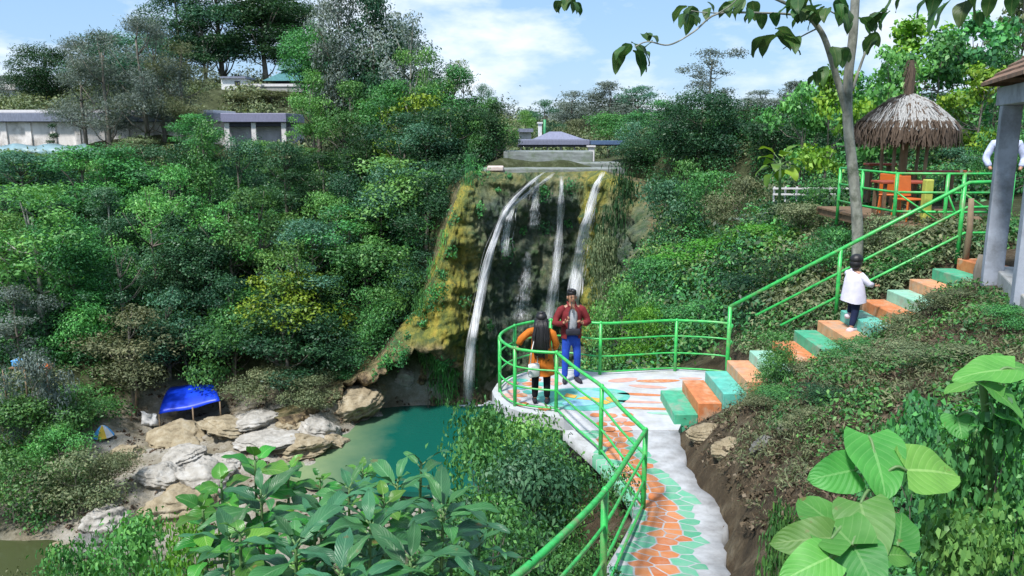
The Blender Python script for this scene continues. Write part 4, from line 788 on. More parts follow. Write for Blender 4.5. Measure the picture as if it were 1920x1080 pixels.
mb = MB(); p = atY(1815, 430, 13.35); mb.tube([(p.x, 13.35, p.z - .7), (p.x + .03, 13.35, p.z), (p.x, 13.35, atY(1815, 372, 13.35).z)], [.055, .05, .045], 8); tag(mb.build('bamboo_post', BAMB, None, True), 'grey brown bamboo post at the top end of the stair rail', 'post')
p = atZ(1832, 560, 2.2); mb = MB(); mb.tube([(p.x, p.y, 1.7), (p.x + .02, p.y, 2.2), (p.x - .01, p.y + .02, 2.6), (p.x + .02, p.y, 2.85)], [.12, .085, .075, .065], 9); tag(mb.build('tree_stump', BARK, None, True), 'thin brown dead stump standing beside the top step', 'stump')
# ---------------------------------------------------------------- concrete pavilion at the right edge
PIL = plain('grey cement render', (.34,.37,.43), .85, .22, 3, .35, dirt=(.16,.17,.18)); TILE = plain('brown roof tiles', (.20,.115,.07), .85, .4, 7, .5, dirt=(.10,.085,.07)); BRICK = plain('raw brick', (.28,.15,.10), .9, .35, 12, .5)
pv = empty('pavilion', (0, 0, 0), 'unfinished grey concrete pavilion with square pillars and brown tiled roof at the right edge', 'pavilion')
p1 = atY(1862, 500, 11.4); p2 = atY(1906, 520, 9.7); ztop = 4.98
dv = Vector((p1.x - p2.x, 1.7, 0)).normalized(); perp = Vector((dv.y, -dv.x, 0)); ang = math.atan2(dv.y, dv.x)
P_ = [Vector((p1.x, 11.4, 0)), Vector((p2.x + .12, 9.7, 0))]; P_ += [P_[0] + perp * 2.8, P_[1] + perp * 2.8]
for q in P_: mb = MB(); mb.box((q.x, q.y, (2.3 + ztop) / 2), (.25, .25, ztop - 2.3), rz=ang, bev=.012); mb.build('pillar', PIL, pv)
def beam(a, b, z, hgt, wd, nm='beam', m=PIL, ext=.3):
    a, b = Vector(a), Vector(b); d = b - a; mb = MB(); mb.box(((a.x + b.x) / 2, (a.y + b.y) / 2, z), (d.length + 2 * ext, wd, hgt), rz=math.atan2(d.y, d.x), bev=.01); mb.build(nm, m, pv)
beam(P_[0], P_[1], ztop + .125, .25, .28); beam(P_[2], P_[3], ztop + .125, .25, .28); beam(P_[0], P_[2], ztop + .12, .24, .262, ext=-.145); beam(P_[1], P_[3], ztop + .12, .24, .262, ext=-.145)
mb = MB(); c_ = sum(P_, Vector()) / 4; mb.box((c_.x + .25, c_.y - .3, 2.5), (3.5, 2.9, .36), rz=ang - math.pi / 2, bev=.02); mb.build('floor_slab', CONC, pv)
# tiled roof: rows of tiles on a hipped shape
e0, e1 = P_[0] + dv * .45 - perp * .35, P_[1] - dv * .45 - perp * .35; e2, e3 = e1 + perp * 3.5, e0 + perp * 3.5; zr = ztop + .30; ap = [(e0 + e3) / 2 - dv * .9, (e1 + e2) / 2 + dv * .9]
V, F = [], []; mb = MB()
def slope(a, b, c, d, rows=12, th=.03):
    for i in range(rows):
        t0, t1 = i / rows, (i + 1) / rows; z0 = zr + 1.35 * t0 + th; z1 = zr + 1.35 * t1
        A, B, Cc, D_ = a.lerp(d, t0), b.lerp(c, t0), b.lerp(c, t1), a.lerp(d, t1)
        mb.add([(A.x, A.y, z0), (B.x, B.y, z0), (Cc.x, Cc.y, z1), (D_.x, D_.y, z1), (A.x, A.y, z0 - .05), (B.x, B.y, z0 - .05)], [(0, 1, 2, 3), (4, 5, 1, 0)])
slope(e0, e1, ap[1], ap[0]); slope(e2, e3, ap[0], ap[1]); slope(e1, e2, ap[1], ap[1]); slope(e3, e0, ap[0], ap[0]); mb.build('roof', TILE, pv)
mb = MB(); mb.box((P_[1].x + perp.x * .6 + .05, P_[1].y + perp.y * .6, 2.98), (1.0, .16, .6), rz=math.atan2(perp.y, perp.x), bev=.01); mb.build('brick_wall', BRICK, pv)
# ---------------------------------------------------------------- far side: long wall building, shrine, dam houses
def boxpx(mb, x0, x1, y0, y1, Y, dep, m=0, bev=0):
    a = atY(x0, y1, Y); b = atY(x1, y0, Y); mb.box(((a.x + b.x) / 2, Y + dep / 2, (a.z + b.z) / 2), (b.x - a.x, dep, b.z - a.z), m=m, bev=bev)
WALLP = plain('stained cream wall', (.74,.70,.67), .9, .15, 1.4, .3, stretch=(1,1,.25), dirt=(.30,.28,.25)); ROOFB = plain('blue grey metal roof', (.19,.21,.28), .5, .2, 3, .15, stretch=(4,.3,1)); PALE = plain('pale coping', (.62,.60,.60), .8, .1, 4, .1); DRK = plain('shadowed eave timber', (.04,.04,.06), .8, .2, 4, .1); SHT = plain('pale blue plastic sheet', (.18,.29,.32), .5, .2, 1.2, .3); TEALR = plain('teal tiled roof', (.05,.16,.17), .6, .25, 4, .3)  # DRK: near-black colour that holds the shade under roofs; also on windows
lb = empty('long_building', (-32, 70, 2.8), 'long low building with stained cream wall and blue grey roof on the left plateau', 'building'); lb.location = (0, 0, 0)
mb = MB(); boxpx(mb, -60, 424, 229, 292, 70, 5); mb.build('wall', WALLP, lb); mb = MB(); boxpx(mb, -60, 430, 212, 228, 69.4, 6.4, bev=.03); mb.build('roof', ROOFB, lb); mb = MB(); boxpx(mb, -60, 400, 206, 211.5, 69.8, 5.6, bev=.02); mb.build('coping', PALE, lb)
for x in range(-40, 420, 46): mb = MB(); boxpx(mb, x, x + 4, 229.5, 290, 69.85, .14); mb.build('pilaster', WALLP, lb)
ob = empty('open_shed', (0, 0, 0), 'short shed with purple grey roof at the right end of the long building', 'shed')
mb = MB(); boxpx(mb, 424, 548, 238, 292, 68.9, 4); mb.build('wall', plain('grey lilac wall', (.42,.41,.46), .9, .15, 1.2, .3, dirt=(.25,.25,.27)), ob); mb = MB(); boxpx(mb, 414, 536, 212, 229, 67.6, 6, bev=.04); mb.build('roof', plain('purple grey roof', (.20,.20,.30), .5, .15, 3, .1, stretch=(4,.3,1)), ob); mb = MB(); boxpx(mb, 420, 533, 229.5, 237, 68, 5); mb.build('eave', DRK, ob)
for x in (424, 474, 530): mb = MB(); boxpx(mb, x, x + 5, 230, 290, 67.9, .2); mb.build('post', PALE, ob)
mb = MB(); V = []; n_ = 24
for i in range(n_ + 1):
    for j, (dy, zz) in enumerate(((0, -.25), (.5, .2), (1.2, .42))):
        p = atY(-30 + 228 * i / n_, 281 if j == 0 else 281, 64 + dy); V.append((p.x, p.y + .15 * math.sin(i * 1.3 + j), p.z + zz + .1 * math.sin(i * .9 + j) - (0.35 if i > 20 and j > 0 else 0)))
mb.add(V, [(i * 3 + j, (i + 1) * 3 + j, (i + 1) * 3 + j + 1, i * 3 + j + 1) for i in range(n_) for j in (0, 1)]); so_ = mb.build('plastic_sheet', SHT, None, True); so_.modifiers.new('t', 'SOLIDIFY').thickness = .03; tag(so_, 'pale blue plastic sheet stretched along the foot of the cream wall', 'sheet')
sh = empty('shrine', (0, 0, 0), 'small shrine with tiered teal tiled roof among tall trees on the hill', 'shrine'); pc = atY(555, 158, 90)
for k, (wd, z0, z1, m) in enumerate(((3.4, -1.2, 1.0, 0), (5.6, 1.0, 2.2, 1), (3.2, 2.2, 3.5, 1))):
    mb = MB(); w2 = wd / 2 * (1 if m == 0 else .3); V = [(pc.x + sx_ * wd / 2, 90 + sy * wd / 2, pc.z - .8 + z0) for sx_, sy in ((-1,-1),(1,-1),(1,1),(-1,1))] + [(pc.x + sx_ * w2, 90 + sy * w2, pc.z - .8 + z1) for sx_, sy in ((-1,-1),(1,-1),(1,1),(-1,1))]
    mb.add(V, [(3,2,1,0),(4,5,6,7),(0,1,5,4),(1,2,6,5),(2,3,7,6),(3,0,4,7)]); mb.build('roof' if m else 'wall', TEALR if m else DRK, sh)
hw = MB(); boxpx(hw, 462, 592, 157, 162, 85, 1.2); boxpx(hw, 462, 592, 162.3, 172, 85.1, .9, m=1); tag(hw.build('retaining_wall', [PALE, CONCD]), 'pale topped retaining wall on the hill below the shrine', 'wall')
wh = empty('white_house', (0, 0, 0), 'small white house on the hill left of the shrine', 'house'); mb = MB(); boxpx(mb, 416, 458, 147, 175, 86, 3); mb.build('wall', WHITE, wh); mb = MB(); boxpx(mb, 412, 460, 143, 146.7, 85.7, 3.8); mb.build('roof', ROOFB, wh); mb = MB(); boxpx(mb, 440, 449, 152, 160, 85.94, .05); mb.build('window', DRK, wh)
wh = empty('white_house', (0, 0, 0), 'white house at the far left edge beyond the dark round tree', 'house'); mb = MB(); boxpx(mb, -40, 24, 168, 214, 100, 4); mb.build('wall', WHITE, wh); mb = MB(); boxpx(mb, -44, 28, 158, 167.7, 99.6, 5); mb.build('roof', PALE, wh); mb = MB(); boxpx(mb, 4, 13, 178, 190, 99.94, .05); mb.build('window', DRK, wh)
# weir and the covered walkway on top of the waterfall
WEIR = plain('wet grey weir concrete', (.20,.22,.21), .6, .4, 2.5, .5, stretch=(.5,1,2), dirt=(.09,.13,.06))
we = empty('weir', (0, 0, 0), 'stepped grey concrete weir across the top of the waterfall', 'weir')
for k, (x0, x1, y0, y1, Y, dep) in enumerate(((905, 1172, 316, 340, 46.0, 2.2), (938, 1165, 305, 317, 48.3, 2), (944, 1112, 284, 306, 49.6, 3.4))):
    mb = MB(); boxpx(mb, x0, x1, y0, y1, Y, dep, bev=.05); mb.build('concrete_step', WEIR, we)
mb = MB(); boxpx(mb, 913, 944, 312, 321, 45.7, 1.2, bev=.06); mb.build('pale_block', plain('pale pinkish render', (.55,.46,.42), .85, .15, 4, .2), we)
wk = empty('covered_walkway', (0, 0, 0), 'open walkway with lilac blue metal roof above the weir', 'walkway')
mb = MB(); boxpx(mb, 972, 1106, 262, 272, 57.5, 3.2, bev=.03); mb.build('roof', plain('lilac metal roof', (.19,.20,.28), .5, .15, 3, .1, stretch=(5,.3,1)), wk); mb = MB(); a = atY(1000, 262, 58); b = atY(1096, 262, 58); z0 = a.z + .02
mb.add([(a.x, 57.6, z0), (b.x, 57.6, z0), (b.x, 60.6, z0), (a.x, 60.6, z0), (a.x + 1.2, 59, z0 + .55), (b.x - 1.6, 59, z0 + .55)], [(0,1,5,4), (2,3,4,5), (1,2,5), (3,0,4), (3,2,1,0)]); mb.build('roof_ridge', bpy.data.materials['lilac metal roof'], wk); mb = MB(); boxpx(mb, 970, 1108, 272.2, 275.5, 57.6, 3); mb.build('eave', DRK, wk)
for x in (975, 1000, 1025, 1050, 1076): mb = MB(); boxpx(mb, x, x + 3, 275.7, 300, 57.7, .15); mb.build('post', CONCD, wk)
mb = MB(); boxpx(mb, 985, 1100, 284, 300, 59.8, .3); mb.build('back_wall', CONCD, wk)
mb = MB(); boxpx(mb, 1108, 1172, 264, 271, 57, 2.5); boxpx(mb, 1120, 1172, 271.2, 273.5, 57.1, 2.2, m=1); tag(mb.build('footbridge', [plain('dull blue steel', (.07,.12,.22), .6, .2, 4, .1), DRK]), 'dull blue footbridge deck running right from the covered walkway', 'footbridge')
mb = MB(); boxpx(mb, 1103, 1115, 276, 305, 55.8, .5, bev=.03); boxpx(mb, 1101, 1117, 273, 275.8, 55.7, .7, m=0); tag(mb.build('gate_pillar', PALE), 'pale concrete pillar at the right end of the covered walkway', 'pillar')
mb = MB(); p = atY(1021, 262, 60); mb.tube([(p.x, 60, p.z - .3), (p.x, 60, atY(1021, 224, 60).z)], .09, 8); tag(mb.build('green_pole', plain('green pole', (.05,.30,.12), .5), None, True), 'tall green pole behind the lilac roof', 'pole')
mb = MB(); p = atY(1013, 262, 61); boxpx(mb, 1009, 1016, 232, 262, 61, .3); boxpx(mb, 1007.5, 1017.5, 229, 231.7, 60.9, .5); tag(mb.build('white_pillar', WHITE), 'slim white pillar left of the tall green pole', 'pillar')
gs = empty('white_house', (0, 0, 0), 'small pale house behind the left end of the covered walkway', 'house'); mb = MB(); boxpx(mb, 974, 996, 248, 264, 64, 3); mb.build('wall', PALE, gs); mb = MB(); boxpx(mb, 971, 1000, 241, 247.7, 63.6, 3.8); mb.build('roof', ROOFB, gs)
wf = empty('low_fence', (0, 0, 0), 'low pale rail fence along the terrace behind the slim tree trunk', 'fence')
for x in range(1450, 1600, 21): mb = MB(); boxpx(mb, x, x + 4, 350, 378, 24, .07); mb.build('post', PALE, wf)
for y in (352, 363): mb = MB(); boxpx(mb, 1450, 1601, y, y + 3, 23.93, .06); mb.build('rail', PALE, wf)
# ---------------------------------------------------------------- by the river: blue tarp, parasols, stall
TARP = plain('blue tarpaulin', (.005,.045,.62), .4, .25, 1.5, .3, spec=.4)
tp = empty('tarp_shelter', (0, 0, 0), 'bright blue tarpaulin shelter on poles at the foot of the forested slope', 'shelter')
c4 = [atY(298, 776, 40.2), atY(412, 752, 40.6), atY(396, 722, 43.0), atY(325, 724, 43.0)]; V = []; n_ = 14
for j in range(n_ + 1):
    for i in range(n_ + 1):
        a, b = i / n_, j / n_; p = c4[0].lerp(c4[1], a).lerp(c4[3].lerp(c4[2], a), b); V.append((p.x, p.y, p.z + .42 * math.sin(math.pi * b) ** .8 * (.8 + .2 * math.sin(3 * a)) - .07 * math.sin(math.pi * a) * (1 - b) + .03 * math.sin(9 * a + 4 * b)))
mb = MB(); mb.add(V, [(j * (n_ + 1) + i, j * (n_ + 1) + i + 1, (j + 1) * (n_ + 1) + i + 1, (j + 1) * (n_ + 1) + i) for j in range(n_) for i in range(n_)]); o = mb.build('canopy', TARP, tp, True); o.modifiers.new('t', 'SOLIDIFY').thickness = .02
for p in c4 + [c4[0].lerp(c4[1], .55)]: mb = MB(); mb.tube([(p.x, p.y, min(h1(p.x, p.y) - .2, p.z - .6)), (p.x, p.y, p.z - .03)], .04, 6); mb.build('pole', BAMB, tp, True)
p = c4[0]; mb = MB(); V = [(p.x - .95 + .17 * i + .03 * math.sin(j * 2), p.y + .1 * math.sin(i * 1.9 + j), p.z + .15 - .16 * j - .05 * i * (j == 0)) for j in range(6) for i in range(6)]; mb.add(V, [(j * 6 + i, j * 6 + i + 1, (j + 1) * 6 + i + 1, (j + 1) * 6 + i) for j in range(5) for i in range(5)]); o = mb.build('hanging_cloth', WB, None, True); o.modifiers.new('t', 'SOLIDIFY').thickness = .02; tag(o, 'white cloth hanging at the left end of the blue tarpaulin', 'cloth')
def pole(px, base, top, r_, lab, name='pole', m=BAMB):
    p = hit(px, base); q = atY(px + 2, top, p.y); mb = MB(); mb.tube([(p.x, p.y, p.z - .3), ((p.x + q.x) / 2 + .04, p.y, (p.z + q.z) / 2), q], [r_, r_ * .9, r_ * .7], 7); tag(mb.build(name, m, None, True), lab, name.replace('_', ' '))
pole(253, 778, 712, .07, 'bare pale pole standing left of the blue tarpaulin', 'bare_pole'); pole(244, 790, 772, .06, 'short pale stake beside the bare pole', 'stake')
def beach_parasol(px, py, Y, r_, cols, lab):
    p = atY(px, py, Y); zb = min(h1(p.x, p.y), p.z - 1.6); b_ = empty('beach_parasol', (p.x, p.y, zb), lab, 'parasol'); H = p.z - zb; mb = MB(); mb.tube([(0, 0, 0), (0, 0, H)], .03, 6); mb.build('pole', WHITE, b_, True); mb = MB(); n_ = 16
    V = [(0, 0, H + .25)]; 
    for k in range(1, 5):
        for i in range(n_): q = 2 * math.pi * i / n_; V.append((r_ * k / 4 * math.cos(q), r_ * k / 4 * math.sin(q), H + .25 - .55 * (k / 4) ** 1.7))
    for i in range(n_):
        mi = (i // 2) % len(cols); mb.add([V[0], V[1 + i], V[1 + (i + 1) % n_]], [(0, 1, 2)], mi)
        for k in range(3): mb.add([V[1 + k * n_ + i], V[1 + (k + 1) * n_ + i], V[1 + (k + 1) * n_ + (i + 1) % n_], V[1 + k * n_ + (i + 1) % n_]], [(0, 1, 2, 3)], mi)
    mb.build('canopy', cols, b_, True)
CB = plain('sky blue cloth', (.10,.42,.85), .6, .1, 4, .1); CY = plain('yellow cloth', (.75,.50,.04), .6, .1, 4, .1); CG = plain('green cloth', (.10,.45,.12), .6, .1, 4, .1)
beach_parasol(192, 806, 37.5, .52, [CB, CY, WB, CG, REDP], 'small rainbow striped parasol at the edge of the left bushes')
pb = atY(36, 681, 36.0); mb = MB(); mb.box((pb.x, 36, pb.z), (.5, .4, .24), bev=.05); mb.box((pb.x, 36, pb.z + .145), (.53, .43, .05), bev=.02); mb.tube([(pb.x - .25, 36, pb.z + .1), (pb.x, 36, pb.z + .27), (pb.x + .25, 36, pb.z + .1)], .02, 5); tag(mb.build('cooler_box', CB), 'light blue cooler box on the stall platform at the left edge', 'box')
ps = atY(79, 687, 36.0); mb = MB(); mb.tube([(ps.x - .4, 36, ps.z - .1), (ps.x - .1, 36.05, ps.z + .02), (ps.x + .2, 36, ps.z), (ps.x + .42, 36, ps.z - .1)], [.14, .19, .18, .1], 9, 0, .8); tag(mb.build('orange_sack', ORP, None, True), 'orange sack lying right of the light blue cooler box', 'sack')
stl = empty('stall_platform', (0, 0, 0), 'rough timber stall platform at the left edge carrying box and sack', 'platform'); mb = MB(); mb.box((pb.x + .5, 36.1, pb.z - .17), (1.7, .8, .06), bev=.01); mb.build('top', WOOD, stl)
for dx in (-.6, .4, 1.4): mb = MB(); mb.tube([(pb.x + dx, 35.7, pb.z - 2.0), (pb.x + dx, 35.7, pb.z - .2)], .045, 6); mb.build('leg', BAMB, stl, True)
# ---------------------------------------------------------------- vegetation: far wood, undergrowth, ground cover (nobody could count them)
def reg(x0, x1, y0, y1, f): return ((x0, x1, y0, y1), f)
scatter('undergrowth', 'dense dark undergrowth covering the left slope of the gorge', 2300, reg(-62, -2, 37, 62, lambda x, y, z: (y > 41.5) & ~((x > -21.5) & (x < -12) & (y < 45)) & (x < -6.3 + (y - 44.5) * 1.3) & (x > -.75 * y) & (z > -8.8)), .16, 1.1, 330, 'dark', 201)  # dark leaf set imitates deep shade in the gaps between crowns
scatter('undergrowth', 'mixed green shrubs between the trees of the left slope', 1300, reg(-62, -2, 40, 62, lambda x, y, z: (z > -8.4) & ~((x > -21.5) & (x < -12) & (y < 45.5)) & (x < -6.3 + (y - 44.5) * 1.2) & (x > -.75 * y)), .15, .95, 340, 'mid', 202, .5)
scatter('undergrowth', 'leafy undergrowth on the left river bank', 420, reg(-40, -16, 27, 42, lambda x, y, z: (x < -18.8 - (y - 34) * .12) & ~((x > -20.6) & (y > 34.5)) & (z > -11.6) & (x > -.8 * y)), .17, .8, 260, 'mid', 203)
scatter('undergrowth', 'undergrowth on the right bank between platform and waterfall', 1500, reg(1, 22, 15.6, 46, lambda x, y, z: (z > -5.0) & (x < .7 * y) & ~((y < 17) & (x < 4.6) & (z > -1.0)) & ~((y < 20.5) & (x > 7.0)) & ((y < 37) | (x > 6.2))), .12, .6, 480, 'mid', 204)
scatter('undergrowth', 'dark undergrowth on the right bank between platform and waterfall', 900, reg(0, 22, 16, 48, lambda x, y, z: (z > -9) & (x < .7 * y) & ~((y < 20.5) & (x > 7.0)) & ((y < 36) | (x > 6.0))), .14, .7, 330, 'dark', 205)
scatter('undergrowth', 'olive and dry plants mixed into the right bank', 520, reg(1, 22, 16, 46, lambda x, y, z: (z > -3) & (x < .7 * y) & ~((y < 20.5) & (x > 7.0)) & ((y < 37) | (x > 6.4))), .11, .55, 430, 'olive', 212)
scatter('undergrowth', 'fresh green plants mixed into the right bank', 420, reg(1, 16, 16, 34, lambda x, y, z: (z > -4) & (x < .6 * y) & ~((y < 20.5) & (x > 7.0))), .12, .6, 430, 'light', 213)
scatter('undergrowth', 'light shrubs between the trees of the left slope', 420, reg(-62, -4, 42, 62, lambda x, y, z: (z > -8.0) & ~((x > -21.5) & (x < -12) & (y < 45.5)) & (x < -6.3 + (y - 44.5) * 1.1) & (x > -.75 * y)), .16, .95, 300, 'light', 214, .7)
scatter('undergrowth', 'low plants on the steep slope below the platform', 520, reg(-5, 1.6, 8, 18, lambda x, y, z: (z < -.75) & (x < 1.0) & ~((x > -.5) & (y > 12) & (z > -1.2))), .085, .34, 900, 'mid', 206, .3)
scatter('undergrowth', 'plants over the near slope down to the stream', 700, reg(-24, -1, 4, 27.5, lambda x, y, z: (z < 1) & (x > -.85 * y - 1)), .12, .6, 420, 'mid', 207)
scatter('plateau_scrub', 'low scrub over the plateau and hill behind the gorge', 1700, reg(-75, 60, 62, 112, lambda x, y, z: (np.abs(x) < .72 * y) & ~((y > 66) & (y < 76) & (x < -19)) & ~((y > 87) & (y < 93) & (x > -30) & (x < -19))), .34, 1.1, 90, 'olive', 208, .1)
scatter('far_wood', 'far wood along the horizon above the waterfall', 900, reg(-90, 130, 112, 190, lambda x, y, z: (np.abs(x) < .75 * y)), .42, 2.3, 75, 'grey', 209, .7, 1.2)  # haze over the distant wood is put into its grey leaf colour
scatter('cliff_plants', 'ferns and hanging plants at the rim of the cliff', 1, reg(3, 3.1, 48, 48.1, lambda x, y, z: z > -99), .16, .5, 400, 'mid', 210)
# hanging plants on the cliff face itself
def cliff_plants():
    rng = np.random.default_rng(33); Vs, Ts = [], []
    for k in range(330):
        j = int(rng.uniform(20, 285)); i = int(rng.uniform(.12, 1) ** .7 * (nv - 2)); x, y, z = PX[i, j], PY[i, j], ZZ[i, j]
        drp = ct[j] - z; dpt = CP * y + SP * (EYE - z); ppx = 960 + x / dpt * FPX; ppy = 540 - (SP * y + CP * (z - EYE)) / dpt * FPX
        if abs(ppx - np.interp(ppy, [322, 364, 425, 520, 630, 752], [1015, 968, 935, 908, 887, 877])) < 26 or abs(ppx - np.interp(ppy, [322, 430, 600], [1130, 1096, 1070])) < 18 or abs(ppx - np.interp(ppy, [330, 450, 620], [1052, 1047, 1024])) < 18: continue
        mid_ = -1.2 < x < 4.0 and j > 60
        if x < -6.5 and z < -8.2: continue
        p_keep = .8 if drp < 1.2 else (.30 if (mid_ and 1 < drp < 5) else (.55 if x > 4.6 or x < -6 else .10))
        if rng.uniform() > p_keep: continue
        r = rng.uniform(.2, .55); P, d = blob_pts(rng, (x + nxx[j] * .15, y + nyy[j] * .15, z), (r, r * .7, r * rng.uniform(.8, 1.8)), int(90 * r / .4), .3, .8)
        V, t = leaves(P, d + np.array([0, -.5, .2]), .16, rng, 2.2, .7, .8, np.full(len(P), rng.uniform(.1, .9))); Vs.append(V); Ts.append(t)
    V = np.concatenate(Vs); T = np.concatenate(Ts); o = mobj('hanging_plants', arrays_mesh('hanging_plants', V, quads(len(V)), T), LM['mid']); tag(o, 'small plants hanging on the cliff face', None, None, 'stuff')
cliff_plants()
bpy.data.objects.remove(bpy.data.objects['cliff_plants'])
